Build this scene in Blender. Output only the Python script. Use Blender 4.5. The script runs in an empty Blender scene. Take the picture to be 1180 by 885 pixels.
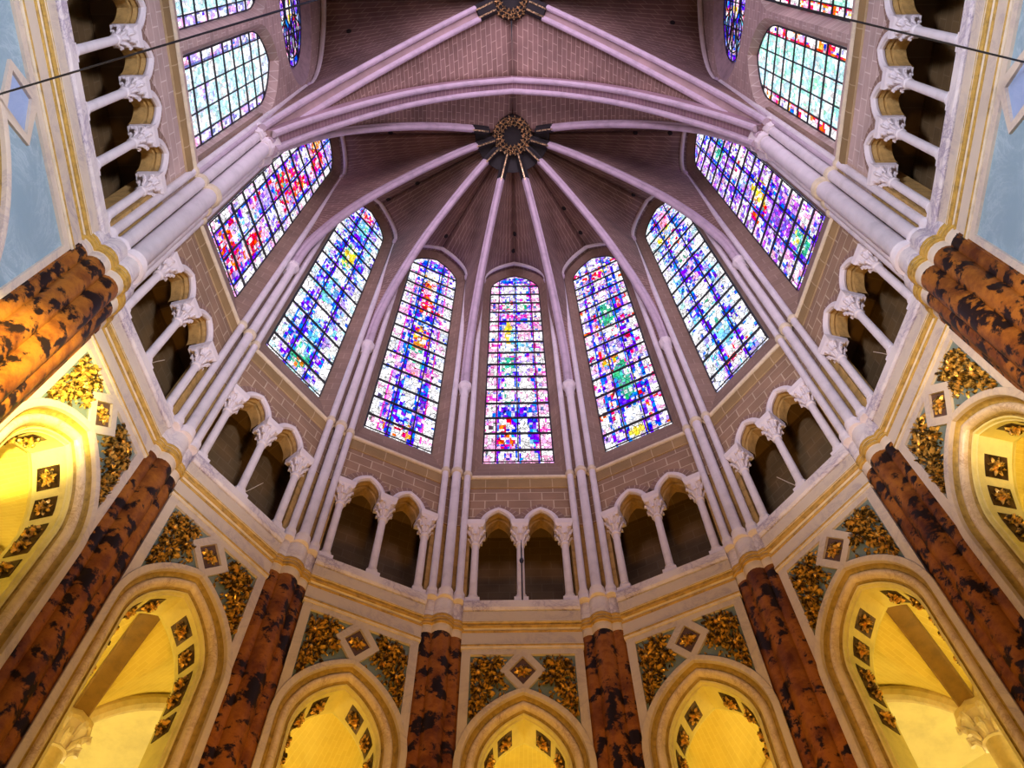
import bpy, math, random
from mathutils import Vector, Matrix
from mathutils.geometry import tessellate_polygon
PI = math.pi
TH = PI / 7
C = bpy.context.scene.collection
sin, cos, sqrt, tan = math.sin, math.cos, math.sqrt, math.tan

# ------------------------------------------------------------------ materials
def new_mat(name):
    m = bpy.data.materials.new(name); m.use_nodes = True
    nt = m.node_tree
    return m, nt, nt.nodes['Principled BSDF'], nt.nodes['Material Output']
def N(nt, t, **kw):
    n = nt.nodes.new(t)
    for k, v in kw.items():
        if k in n.inputs: n.inputs[k].default_value = v
        else: setattr(n, k, v)
    return n
def ramp(nt, fac, stops, interp='LINEAR'):
    r = nt.nodes.new('ShaderNodeValToRGB'); r.color_ramp.interpolation = interp
    e = r.color_ramp.elements
    while len(e) < len(stops): e.new(0.5)
    for i, (p, c) in enumerate(stops):
        e[i].position = p; e[i].color = (*c, 1)
    nt.links.new(fac, r.inputs[0])
    return r.outputs[0]
def mixc(nt, fac, a, b, mode='MIX'):
    n = nt.nodes.new('ShaderNodeMix'); n.data_type = 'RGBA'; n.blend_type = mode
    for sock, v in ((n.inputs[0], fac), (n.inputs[6], a), (n.inputs[7], b)):
        if isinstance(v, (int, float)): sock.default_value = v
        elif isinstance(v, tuple): sock.default_value = (*v, 1)
        else: nt.links.new(v, sock)
    return n.outputs[2]
def bump(nt, bsdf, h, strength=.3, dist=.02):
    b = N(nt, 'ShaderNodeBump', Strength=strength, Distance=dist)
    nt.links.new(h, b.inputs['Height']); nt.links.new(b.outputs[0], bsdf.inputs['Normal'])
def objco(nt):
    return nt.nodes.new('ShaderNodeTexCoord').outputs['Object']
def stone(name, base, var=.12, rough=.7, scale=3.0, bmp=.25):
    m, nt, b, o = new_mat(name)
    co = objco(nt)
    n = N(nt, 'ShaderNodeTexNoise', Scale=scale, Detail=6.0, Roughness=.65); nt.links.new(co, n.inputs['Vector'])
    lo = tuple(max(0, c * (1 - var * 1.6)) for c in base); hi = tuple(min(1, c * (1 + var)) for c in base)
    nt.links.new(ramp(nt, n.outputs[0], [(.3, lo), (.5, base), (.75, hi)]), b.inputs['Base Color'])
    n2 = N(nt, 'ShaderNodeTexNoise', Scale=scale * 9, Detail=4.0); nt.links.new(co, n2.inputs['Vector'])
    bump(nt, b, n2.outputs[0], bmp, .02)
    b.inputs['Roughness'].default_value = rough
    return m
def masonry(name, c1, c2, mortar, w, h, msize, uv=False, rough=.8, dirt=(.6, 1.0)):
    m, nt, b, o = new_mat(name)
    tc = nt.nodes.new('ShaderNodeTexCoord')
    if uv: vec = tc.outputs['UV']
    else:
        s = nt.nodes.new('ShaderNodeSeparateXYZ'); nt.links.new(tc.outputs['Object'], s.inputs[0])
        cb = nt.nodes.new('ShaderNodeCombineXYZ'); nt.links.new(s.outputs[0], cb.inputs[0]); nt.links.new(s.outputs[2], cb.inputs[1])
        vec = cb.outputs[0]
    br = N(nt, 'ShaderNodeTexBrick', Scale=1.0)
    br.inputs['Brick Width'].default_value = w; br.inputs['Row Height'].default_value = h
    br.inputs['Mortar Size'].default_value = msize; br.inputs['Mortar Smooth'].default_value = .15
    br.inputs['Color1'].default_value = (*c1, 1); br.inputs['Color2'].default_value = (*c2, 1); br.inputs['Mortar'].default_value = (*mortar, 1)
    nt.links.new(vec, br.inputs['Vector'])
    n = N(nt, 'ShaderNodeTexNoise', Scale=.8, Detail=7.0, Roughness=.6); nt.links.new(tc.outputs['Object'], n.inputs['Vector'])
    d = ramp(nt, n.outputs[0], [(.3, (dirt[0],) * 3), (.7, (dirt[1],) * 3)])
    nt.links.new(mixc(nt, 1.0, br.outputs[0], d, 'MULTIPLY'), b.inputs['Base Color'])
    bump(nt, b, br.outputs[1], -.3, .02)
    b.inputs['Roughness'].default_value = rough
    return m
def marble(name, base, vein, scale=1.2, amount=.5, rough=.35, vein2=None):
    m, nt, b, o = new_mat(name)
    co = objco(nt)
    n = N(nt, 'ShaderNodeTexNoise', Scale=scale, Detail=9.0, Roughness=.7, Distortion=1.4); nt.links.new(co, n.inputs['Vector'])
    n2 = N(nt, 'ShaderNodeTexNoise', Scale=scale * .6, Detail=5.0); nt.links.new(co, n2.inputs['Vector'])
    c1 = ramp(nt, n.outputs[0], [(.36, base), (.47, tuple(.6 * x + .4 * y for x, y in zip(base, vein))), (.5, vein), (.53, tuple(.6 * x + .4 * y for x, y in zip(base, vein))), (.64, base)])
    f = ramp(nt, n2.outputs[0], [(.5 - .2 * amount, (0, 0, 0)), (.75 - .2 * amount, (1, 1, 1))])
    nt.links.new(mixc(nt, f, base, c1), b.inputs['Base Color'])
    b.inputs['Roughness'].default_value = rough
    return m
def red_marble(name):
    m, nt, b, o = new_mat(name)
    co = nt.nodes.new('ShaderNodeNewGeometry').outputs['Position']
    n0 = N(nt, 'ShaderNodeTexNoise', Scale=2.3, Detail=3.0); nt.links.new(co, n0.inputs['Vector'])
    warp = mixc(nt, .18, co, n0.outputs['Color'], 'ADD')
    n = N(nt, 'ShaderNodeTexNoise', Scale=1.5, Detail=8.0, Roughness=.68); nt.links.new(warp, n.inputs['Vector'])
    colr = ramp(nt, n.outputs[0], [(.3, (.08, .02, .005)), (.44, (.18, .055, .010)), (.56, (.31, .110, .016)), (.66, (.21, .064, .010)), (.78, (.37, .14, .02))])
    v = N(nt, 'ShaderNodeTexNoise', Scale=3.1, Detail=9.0, Roughness=.62, Distortion=.25)
    mp = N(nt, 'ShaderNodeMapping'); mp.inputs['Location'].default_value = (7.3, 2.1, 4.4); mp.inputs['Scale'].default_value = (1, 1, .95)
    nt.links.new(co, mp.inputs[0]); nt.links.new(mp.outputs[0], v.inputs['Vector'])
    blot = ramp(nt, v.outputs[0], [(.44, (1, 1, 1)), (.49, (0, 0, 0))])
    nt.links.new(mixc(nt, blot, colr, (.014, .007, .006)), b.inputs['Base Color'])
    b.inputs['Roughness'].default_value = .5; b.inputs['Specular IOR Level'].default_value = .15
    return m
def gold(name, base=(.85, .5, .12), rough=.42, dark=.25, scale=9.0, metal=.75):
    m, nt, b, o = new_mat(name)
    co = objco(nt)
    n = N(nt, 'ShaderNodeTexNoise', Scale=scale, Detail=5.0); nt.links.new(co, n.inputs['Vector'])
    nt.links.new(ramp(nt, n.outputs[0], [(.42, tuple(c * dark for c in base)), (.6, base)]), b.inputs['Base Color'])
    b.inputs['Metallic'].default_value = metal; b.inputs['Roughness'].default_value = rough
    return m
def glass_mat(name, strength, vscale=7.0, vein=.3):
    m, nt, b, o = new_mat(name)
    nt.nodes.remove(b)
    a = nt.nodes.new('ShaderNodeAttribute'); a.attribute_name = 'Col'
    co = objco(nt)
    mp = N(nt, 'ShaderNodeMapping'); mp.inputs['Scale'].default_value = (1, 1, .55); nt.links.new(co, mp.inputs[0])
    vo = N(nt, 'ShaderNodeTexVoronoi', Scale=vscale); vo.feature = 'DISTANCE_TO_EDGE'; nt.links.new(mp.outputs[0], vo.inputs['Vector'])
    vc = N(nt, 'ShaderNodeTexVoronoi', Scale=vscale); nt.links.new(mp.outputs[0], vc.inputs['Vector'])
    lead = ramp(nt, vo.outputs['Distance'], [(.02, (vein,) * 3), (.07, (1, 1, 1))])
    hs = N(nt, 'ShaderNodeHueSaturation', Saturation=1.18); nt.links.new(a.outputs['Color'], hs.inputs['Color'])
    sep = nt.nodes.new('ShaderNodeSeparateColor'); nt.links.new(vc.outputs['Color'], sep.inputs[0])
    mr = N(nt, 'ShaderNodeMapRange'); mr.inputs[3].default_value = .6; mr.inputs[4].default_value = 1.25; nt.links.new(sep.outputs[0], mr.inputs[0]); nt.links.new(mr.outputs[0], hs.inputs['Value'])
    mr2 = N(nt, 'ShaderNodeMapRange'); mr2.inputs[3].default_value = .45; mr2.inputs[4].default_value = .55; nt.links.new(sep.outputs[1], mr2.inputs[0]); nt.links.new(mr2.outputs[0], hs.inputs['Hue'])
    em = N(nt, 'ShaderNodeEmission', Strength=strength)
    nt.links.new(mixc(nt, 1.0, hs.outputs[0], lead, 'MULTIPLY'), em.inputs['Color'])
    nt.links.new(em.outputs[0], o.inputs['Surface'])
    return m

M = dict(
    white=stone('white_stone', (.74, .67, .69), .10, .6, 2.2, .2),
    rib=stone('rib_stone', (.54, .43, .51), .14, .7, 2.0, .25),
    cream=stone('cream_stone', (.66, .56, .41), .15, .6, 4.0, .2),
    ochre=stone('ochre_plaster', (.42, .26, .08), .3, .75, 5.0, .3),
    gilt=stone('ochre_gilt_band', (.46, .28, .05), .35, .5, 8.0, .3),
    wall=masonry('brown_masonry', (.38, .235, .145), (.32, .195, .115), (.62, .48, .33), .56, .36, .014),
    splay=masonry('reveal_masonry', (.34, .22, .16), (.30, .19, .135), (.42, .29, .22), .75, .34, .010),
    sidewall=masonry('side_masonry', (.62, .45, .40), (.56, .40, .355), (.80, .66, .60), .52, .34, .013),
    voussoir=masonry('voussoir_masonry', (.34, .20, .15), (.28, .16, .12), (.50, .37, .28), .16, .6, .014, uv=True),
    vault=masonry('vault_masonry', (.30, .18, .15), (.255, .15, .12), (.50, .35, .28), .62, .21, .017, uv=True, dirt=(.55, 1.0)),
    band=masonry('arch_band_masonry', (.36, .21, .25), (.32, .19, .22), (.52, .37, .36), .6, .19, .012, uv=True),
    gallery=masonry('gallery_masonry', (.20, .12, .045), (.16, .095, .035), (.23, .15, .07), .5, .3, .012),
    marble=marble('veined_white_marble', (.76, .69, .66), (.32, .26, .36), 1.6, .9),
    marble2=marble('cream_marble', (.62, .52, .40), (.36, .29, .29), 1.4, .5),
    archm=marble('warm_arch_marble', (.74, .60, .40), (.40, .26, .14), 5.0, .7, .4),
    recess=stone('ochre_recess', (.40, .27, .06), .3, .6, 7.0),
    red=red_marble('red_brown_marble'),
    green=marble('green_grey_marble', (.13, .18, .155), (.22, .28, .25), 2.5, .5, .4),
    blue=marble('blue_grey_marble', (.22, .33, .39), (.40, .52, .57), 1.1, .7, .4),
    blue3=marble('violet_grey_marble', (.25, .29, .42), (.42, .47, .58), 1.1, .7, .4),
    blue2=marble('lavender_blue_marble', (.27, .36, .56), (.36, .45, .62), 1.5, .5, .4),
    leaf=gold('gilded_relief', (.85, .50, .10), .35, .06, 12.0, .45),
    bronze=gold('dark_bronze', (.10, .055, .03), .45, .4, 6.0),
    brown=stone('dark_brown_field', (.10, .05, .03), .3, .6, 6.0),
    boss=gold('boss_gilding', (.95, .66, .34), .4, .2, 14.0),
    black=stone('plain_black', (.012, .009, .010), .3, .7, 4.0),
    iron=stone('black_iron', (.012, .011, .022), .2, .5, 4.0),
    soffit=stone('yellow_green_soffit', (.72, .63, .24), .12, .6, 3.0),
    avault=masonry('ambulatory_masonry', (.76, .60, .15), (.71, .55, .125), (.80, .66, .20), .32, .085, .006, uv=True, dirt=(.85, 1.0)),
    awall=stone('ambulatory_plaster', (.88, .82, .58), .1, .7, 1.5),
    string=masonry('string_course_masonry', (.36, .23, .09), (.31, .20, .075), (.55, .40, .22), .56, .6, .012),
    rosereveal=stone('polished_reveal', (.42, .31, .33), .2, .28, 4.0, .15),
    aband=stone('brown_rib_stone', (.20, .105, .02), .2, .7, 4.0),  # rib stone darkened, the shade is in the colour
    floor=masonry('floor_slabs', (.35, .32, .29), (.3, .28, .25), (.2, .18, .16), .9, .9, .01, uv=True),
    glass=glass_mat('stained_glass', 1.5, 8.5, .10),
    grisaille=glass_mat('grisaille_glass', 1.45, 9.0, .5),
)

# ------------------------------------------------------------------ mesh builder
class MB:
    def __init__(s): s.v = []; s.f = []; s.uv = None; s.mi = []
    def add(s, vs, fs):
        o = len(s.v); s.v += [tuple(p) for p in vs]; s.f += [tuple(i + o for i in f) for f in fs]
        return s
    def box(s, x0, x1, y0, y1, z0, z1):
        return s.add([(x0, y0, z0), (x1, y0, z0), (x1, y1, z0), (x0, y1, z0), (x0, y0, z1), (x1, y0, z1), (x1, y1, z1), (x0, y1, z1)],
                     [(0, 3, 2, 1), (4, 5, 6, 7), (0, 1, 5, 4), (1, 2, 6, 5), (2, 3, 7, 6), (3, 0, 4, 7)])
    def prism(s, outline, z0, z1, centre=None, z1scale=1.0):     # outline in (x, y)
        n = len(outline)
        cx = sum(p[0] for p in outline) / n; cy = sum(p[1] for p in outline) / n
        top = [(cx + (x - cx) * z1scale, cy + (y - cy) * z1scale, z1) for x, y in outline]
        return s.add([(x, y, z0) for x, y in outline] + top,
                     [tuple(range(n - 1, -1, -1)), tuple(range(n, 2 * n))] + [(i, (i + 1) % n, n + (i + 1) % n, n + i) for i in range(n)])
    def lathe(s, cx, cy, prof, n=16):
        vs = []; fs = []
        for r, z in prof:
            for i in range(n): vs.append((cx + r * cos(2 * PI * i / n), cy + r * sin(2 * PI * i / n), z))
        for j in range(len(prof) - 1):
            for i in range(n):
                a = j * n + i; b = j * n + (i + 1) % n
                fs.append((a, b, b + n, a + n))
        fs.append(tuple(range(n - 1, -1, -1))); k = (len(prof) - 1) * n; fs.append(tuple(range(k, k + n)))
        return s.add(vs, fs)
    def loft(s, rows, closed=False, uvs=None):
        n = len(rows[0]); vs = [p for r in rows for p in r]; fs = []
        for j in range(len(rows) - 1):
            for i in range(n if closed else n - 1):
                a = j * n + i; b = j * n + (i + 1) % n
                fs.append((a, b, b + n, a + n))
        s.add(vs, fs)
        if uvs is not None:
            if s.uv is None: s.uv = []
            s.uv += [q for r in uvs for q in r]
        return s
    def sweep(s, path, prof, normal, closed_prof=True, uv=False):   # path planar, perpendicular to `normal`
        nrm = Vector(normal).normalized(); rows = []; uvs = []; L = 0
        for i, p in enumerate(path):
            p = Vector(p); a = Vector(path[max(0, i - 1)]); b = Vector(path[min(len(path) - 1, i + 1)])
            t = (b - a).normalized(); up = nrm.cross(t)
            if i: L += (p - Vector(path[i - 1])).length
            rows.append([tuple(p + nrm * x + up * y) for x, y in prof])
            uvs.append([(k * .2, L) for k in range(len(prof))])
        s.loft(rows, closed_prof, uvs if uv else None)
        if closed_prof:
            n = len(prof); o = len(s.v) - n * len(path)
            s.f.append(tuple(range(o + n - 1, o - 1, -1))); s.f.append(tuple(range(len(s.v) - n, len(s.v))))
        return s
    def tube(s, path, r, n=8):
        rows = []; a = None
        for i, p in enumerate(path):
            p = Vector(p); t = (Vector(path[min(len(path) - 1, i + 1)]) - Vector(path[max(0, i - 1)])).normalized()
            if a is None: a = t.cross(Vector((0, 0, 1)) if abs(t.z) < .9 else Vector((1, 0, 0)))
            a = (a - t * a.dot(t)).normalized(); b = t.cross(a)
            rr = r[i] if isinstance(r, (list, tuple)) else r
            rows.append([tuple(p + a * rr * cos(2 * PI * k / n) + b * rr * sin(2 * PI * k / n)) for k in range(n)])
        s.loft(rows, True)
        o = len(s.v) - n * len(path); s.f.append(tuple(range(o, o + n))); s.f.append(tuple(range(len(s.v) - n, len(s.v))))
        return s
    def plate(s, outer, holes, d0, d1, both=True):       # polygons in (u, z), thickness along d
        loops = [outer] + holes
        tri = tessellate_polygon([[Vector((x, z, 0)) for x, z in l] for l in loops])
        flat = [p for l in loops for p in l]; n = len(flat)
        s.add([(x, d0, z) for x, z in flat] + [(x, d1, z) for x, z in flat], [])
        o = len(s.v) - 2 * n
        for t in tri:
            s.f.append(tuple(o + i for i in t)); s.f.append(tuple(o + n + i for i in reversed(t)))
        k = 0
        for l in loops:
            m = len(l)
            for i in range(m):
                a = o + k + i; b = o + k + (i + 1) % m
                s.f.append((a, b, b + n, a + n))
            k += m
        return s
    def leaf(s, x, z, ang, L, w, h, d, curl=.3):            # a raised leaf lying on the plane d, standing towards -d
        ca, sa = cos(ang), sin(ang); vs = []; fs = []
        prof = [(0, .25), (.25, .8), (.55, 1.0), (.8, .62), (1, .06)]
        for t, k in prof:
            bx = t * L; lift = h * (.35 + .65 * sin(PI * min(1, t * 1.05))) + curl * h * t * t
            for sx, hh in ((-1, .2), (0, 1.0), (1, .2)):
                lx, ly = bx, sx * w * k * .5
                vs.append((x + lx * ca - ly * sa, d - lift * hh, z + lx * sa + ly * ca))
        for j in range(4):
            for i in range(2):
                a = j * 3 + i; fs.append((a, a + 1, a + 4, a + 3))
        o = len(vs)
        for t, k in prof:                                      # the underside, set back
            vs.append((x + t * L * ca, d + .004, z + t * L * sa))
        for j in range(4):
            fs.append((j * 3, j * 3 + 3, o + j + 1, o + j)); fs.append((j * 3 + 2, o + j, o + j + 1, j * 3 + 5))
        return s.add(vs, fs)
    def ball(s, x, y, z, r, nu=8, nv=6, sy=1.0):
        rows = [[(x + r * sin(PI * j / nv) * cos(2 * PI * i / nu), y + sy * r * sin(PI * j / nv) * sin(2 * PI * i / nu), z + r * cos(PI * j / nv)) for i in range(nu)] for j in range(nv + 1)]
        return s.loft(rows, True)
    def mesh(s, name, base=(0, 0, 0), smooth=35):
        me = bpy.data.meshes.new(name)
        bx, by, bz = base
        me.from_pydata([(x - bx, y - by, z - bz) for x, y, z in s.v], [], s.f)
        me.validate(clean_customdata=False)
        if s.uv:
            ul = me.uv_layers.new(name='UVMap')
            for lp in me.loops:
                if lp.vertex_index < len(s.uv): ul.data[lp.index].uv = s.uv[lp.vertex_index]
        if smooth:
            me.shade_smooth(); me.set_sharp_from_angle(angle=math.radians(smooth))
        return me

def world(a, b, yc=0):
    u, d, z = b
    return (d * sin(a) + u * cos(a), d * cos(a) - u * sin(a) + yc, z)
class Thing:
    """an Empty standing at the thing's base, in the frame of a bay turned by the angle a"""
    def __init__(s, name, label=None, cat=None, a=0.0, base=(0, 0, 0), group=None, kind=None, yc=0.0):
        s.base = base
        e = s.e = bpy.data.objects.new(name, None); C.objects.link(e)
        e.location = world(a, base, yc); e.rotation_euler = (0, 0, -a); e.empty_display_size = .2
        tagob(e, label, cat, group, kind)
    def part(s, name, mesh, mat, parent=None, label=None, stuff=False):
        if isinstance(mesh, MB): mesh = mesh.mesh(name, s.base)
        if mat is not None and not mesh.materials: mesh.materials.append(M[mat] if isinstance(mat, str) else mat)
        o = bpy.data.objects.new(name, mesh); C.objects.link(o); o.parent = parent or s.e
        if label: o['label'] = label
        if stuff: o['kind'] = 'stuff'
        return o
def tagob(o, label=None, cat=None, group=None, kind=None):
    if label: o['label'] = label
    if cat: o['category'] = cat
    if group: o['group'] = group
    if kind: o['kind'] = kind
cache = {}
def shared(key, fn, name, base=(0, 0, 0), smooth=35):
    if key not in cache: cache[key] = fn().mesh(name, base, smooth)
    return cache[key]

# ------------------------------------------------------------------ curves
def arc_pts(a, spring, rise, n=12, off=0.0, foot=None):
    """pointed arch as (u, z) from the left foot over the apex to the right foot; off moves it inwards"""
    rho = (a * a + rise * rise) / (2 * a); c = rho - a
    r = rho - off; top = math.acos(max(-1, min(1, c / r)))
    right = [(r * cos(top * i / n) - c, spring + r * sin(top * i / n)) for i in range(n + 1)]
    pts = [(-x, z) for x, z in right] + [(x, z) for x, z in reversed(right[:-1])]
    if foot is not None: pts = [(pts[0][0], foot)] + pts + [(pts[-1][0], foot)]
    return pts
def arch_z(u, a, spring, rise, off=0.0):
    rho = (a * a + rise * rise) / (2 * a); c = rho - a; r = rho - off
    q = r * r - (abs(u) + c) ** 2
    return spring + sqrt(q) if q > 0 else spring
def smooth_curve(ctrl, n):
    """Catmull-Rom through the control points, n samples by arc length"""
    P = [tuple(p) for p in ctrl]; P = [tuple(2 * a - b for a, b in zip(P[0], P[1]))] + P + [tuple(2 * a - b for a, b in zip(P[-1], P[-2]))]
    out = []
    for i in range(1, len(P) - 2):
        for k in range(16):
            t = k / 16
            out.append(tuple(.5 * (2 * b + (c - a) * t + (2 * a - 5 * b + 4 * c - d) * t * t + (3 * b - a - 3 * c + d) * t ** 3) for a, b, c, d in zip(P[i - 1], P[i], P[i + 1], P[i + 2])))
    out.append(P[-2])
    return resample(out, n)
def lens(p):
    L = [0]
    for a, b in zip(p, p[1:]): L.append(L[-1] + math.dist(a, b))
    return L
def at_len(p, L, s):
    s = max(0, min(L[-1], s))
    for i in range(len(L) - 1):
        if s <= L[i + 1] or i == len(L) - 2:
            f = (s - L[i]) / max(1e-9, L[i + 1] - L[i])
            return tuple(a + (b - a) * f for a, b in zip(p[i], p[i + 1]))
def resample(p, n):
    L = lens(p)
    return [at_len(p, L, L[-1] * i / (n - 1)) for i in range(n)]

# ------------------------------------------------------------------ wording
SIDE = {-1: 'left', 1: 'right'}
ORD = {1: 'first', 2: 'second', 3: 'third'}
def bayname(k):
    if k == 0: return 'under the central window'
    return 'under the %s window %s of centre' % (ORD[abs(k)], SIDE[1 if k > 0 else -1])
def pierside(k): return SIDE[1 if k > 0 else -1]

# heights
ZF = 17.95            # gallery floor (top of the sill)
KX, KY, KZ = -.03, 1.53, 39.95
K2Y = -3.42
SC = -3.4             # centre of the straight bay
SD = 7.10             # its wall plane
SH = 2.87             # half its length
Dw = 7.0              # apse wall plane

# ------------------------------------------------------------------ setting: floor
t = Thing('floor', 'stone floor of the choir', 'floor', 0, (0, 0, 0), kind='structure')
fb = MB(); fb.loft([[(x, y, 0.0) for x in (-17, 17)] for y in (-16, 17)], False, [[(x, y) for x in (-17, 17)] for y in (-16, 17)])
t.part('floor_slab', fb, 'floor')

# ------------------------------------------------------------------ bay cladding (apse bays and straight bays share the builder)
ARCH = dict(a=1.17, s=13.6, r=1.78)
SARCH = dict(a=2.35, s=12.75, r=2.62)
def spandrel_polys(hw, A, top, zc, du, dz, foot):
    """green or blue fields left and right of the diamond, and the diamond itself"""
    out = []
    n = 14
    for sgn in (-1, 1):
        pts = [(sgn * hw, top)]
        ut = du * max(0, 1 - (top - zc) / dz)
        pts.append((sgn * (ut + .02), top)); pts.append((sgn * du, zc))
        # down the diamond's lower edge to the arch
        u_end = None
        for i in range(1, 60):
            f = i / 60; u = du * (1 - f); z = zc - dz * f
            if z < arch_z(u, **kw(A)) + .02: break
            u_end = u, z
        pts.append((sgn * u_end[0], u_end[1]))
        u0 = u_end[0] + .05
        for i in range(n + 1):
            u = u0 + (hw - u0) * i / n
            z = arch_z(u, **kw(A)) + .025 if u < A['a'] else foot
            pts.append((sgn * u, max(z, foot)))
        out.append(pts)
    return out
def kw(A): return dict(a=A['a'], spring=A['s'], rise=A['r'])

def cladding_mesh(hw_wall, hw, A, du, dz, fr, foot):
    top = 16.32; zc = 15.88
    fields = spandrel_polys(hw, A, top, zc, du, dz, foot)
    dia = [(0, zc + dz - fr * 1.45), (du - fr, zc), (0, zc - dz + fr * 1.45), (-du + fr, zc)]
    arch = [p for p in arc_pts(A['a'], A['s'], A['r'], 14) if True]
    outer = [(-hw_wall, 8.0), (-hw_wall, 16.5), (hw_wall, 16.5), (hw_wall, 8.0), (A['a'], 8.0)] + list(reversed(arch)) + [(-A['a'], 8.0)]
    return MB().plate(outer, [f if True else f for f in fields] + [dia], Dw, Dw + .12), fields, dia

rng = random.Random(5)
def foliage(poly, seed, d):
    """a spray of acanthus leaves filling a spandrel"""
    r = random.Random(seed); mb = MB()
    sg = 1 if sum(p[0] for p in poly) > 0 else -1
    def inside(x, z, m=.0):
        c = False; n = len(poly)
        for i in range(n):
            (x1, z1), (x2, z2) = poly[i], poly[i - 1]
            if (z1 > z) != (z2 > z) and x < (x2 - x1) * (z - z1) / (z2 - z1) + x1: c = not c
        return c
    stem = [(sg * .92, 14.72), (sg * .84, 15.05), (sg * .80, 15.4), (sg * .66, 15.7), (sg * .72, 16.0), (sg * .55, 16.2)]
    sp = smooth_curve(stem, 24)
    mb.tube([(x, d - .03, z) for x, z in sp], .022, 6)
    cl = [(sg * .60, 16.05, .24), (sg * .83, 15.83, .26), (sg * .52, 15.66, .22), (sg * .82, 15.35, .23), (sg * .87, 15.02, .17), (sg * .9, 14.75, .11)]
    for cx, cz, R in cl:
        n = int(26 + R * 60)
        for i in range(n):
            a = 2 * PI * i / n + r.uniform(-.25, .25); L = R * r.uniform(.35, .72); q = r.uniform(.0, .75) * R
            x, z = cx + cos(a) * q, cz + sin(a) * q
            for _ in range(6):
                if inside(x + cos(a) * L, z + sin(a) * L): break
                L *= .75
            else: continue
            mb.leaf(x, z, a + r.uniform(-.3, .3), L, L * r.uniform(.28, .42), r.uniform(.05, .10), d - r.uniform(0, .05), r.uniform(-.3, .8))
        mb.ball(cx, d - .06, cz, R * .18, 8, 5)
    for i in range(110):
        x, z = sg * r.uniform(.25, .97), r.uniform(14.7, 16.28)
        a = r.uniform(0, 2 * PI); L = r.uniform(.06, .13)
        if inside(x, z) and inside(x + cos(a) * L, z + sin(a) * L):
            mb.leaf(x, z, a, L, L * .4, r.uniform(.03, .07), d, .4)
    return mb
def rosette(x, z, d, R, seed=0, n=8):
    mb = MB(); r = random.Random(seed)
    for i in range(n):
        mb.leaf(x, z, 2 * PI * i / n + .2, R, R * .5, R * .35, d, .3)
    for i in range(n):
        mb.leaf(x, z, 2 * PI * (i + .5) / n + .2, R * .6, R * .36, R * .5, d - .02, .5)
    mb.ball(x, d - R * .4, z, R * .2, 8, 5)
    return mb

clad, FIELDS, DIA = cladding_mesh(1.17, 1.0, ARCH, .43, .63, .17, 14.36)
sclad, SFIELDS, SDIA = cladding_mesh(SH + .05, 2.22, SARCH, .60, .60, .15, 13.2)
def inset(poly, f):
    cx = sum(p[0] for p in poly) / len(poly); cz = sum(p[1] for p in poly) / len(poly)
    return [(cx + (x - cx) * f, cz + (z - cz) * f) for x, z in poly]

# ------------------------------------------------------------------ stone profiles
def ext(prof, half, tang):
    """a cornice: (d, z) profile extruded along u; tang mitres the ends on the pier lines"""
    mb = MB(); n = len(prof)
    ends = [[(sg * (half if tang is None else d * tang), d, z) for d, z in prof] for sg in (-1, 1)]
    mb.loft(ends, True)
    mb.f.append(tuple(range(n - 1, -1, -1))); mb.f.append(tuple(range(n, 2 * n)))
    return mb
TG = tan(PI / 14)
def torus_prof(dc, zc, r, back, n=7):
    return [(back, zc - r)] + [(dc - r * cos(-PI / 2 + PI * i / n), zc + r * sin(-PI / 2 + PI * i / n)) for i in range(n + 1)] + [(back, zc + r)]
CORNICE = [
    ('sill_slab', 'marble', [(7.3, 17.58), (6.93, 17.58), (6.90, 17.64), (6.90, 17.86), (6.93, 17.90), (8.5, 17.95), (8.5, 17.58)]),
    ('fascia', 'marble2', [(7.3, 17.27), (6.97, 17.27), (6.95, 17.56), (7.3, 17.58)]),
    ('molding', 'cream', [(7.3, 16.97), (7.00, 16.97), (6.99, 17.03), (7.03, 17.06), (6.98, 17.09), (6.955, 17.13), (6.98, 17.17), (7.02, 17.19), (6.95, 17.22), (6.94, 17.26), (7.3, 17.27)]),
    ('frieze', 'marble2', [(7.3, 16.62), (7.005, 16.62), (7.005, 16.97), (7.3, 16.97)]),
    ('fillet', 'cream', [(7.3, 16.48), (6.98, 16.48), (6.97, 16.53), (7.0, 16.55), (6.97, 16.57), (6.975, 16.62), (7.3, 16.62)]),
    ('gilded_line', 'gilt', [(7.05, 17.20), (6.985, 17.20), (6.945, 17.225), (6.945, 17.25), (6.985, 17.27), (7.05, 17.27)]),
    ('gilded_line', 'gilt', [(7.05, 17.08), (6.965, 17.09), (6.945, 17.12), (6.945, 17.14), (6.965, 17.165), (7.05, 17.17)]),
    ('gilded_line', 'gilt', [(7.05, 16.96), (6.995, 16.965), (6.98, 16.985), (6.98, 17.01), (6.995, 17.03), (7.05, 17.03)]),
    ('gilded_line', 'gilt', [(7.05, 16.53), (6.975, 16.535), (6.962, 16.55), (6.962, 16.575), (6.975, 16.59), (7.05, 16.59)]),
]
GUT = MB

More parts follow.
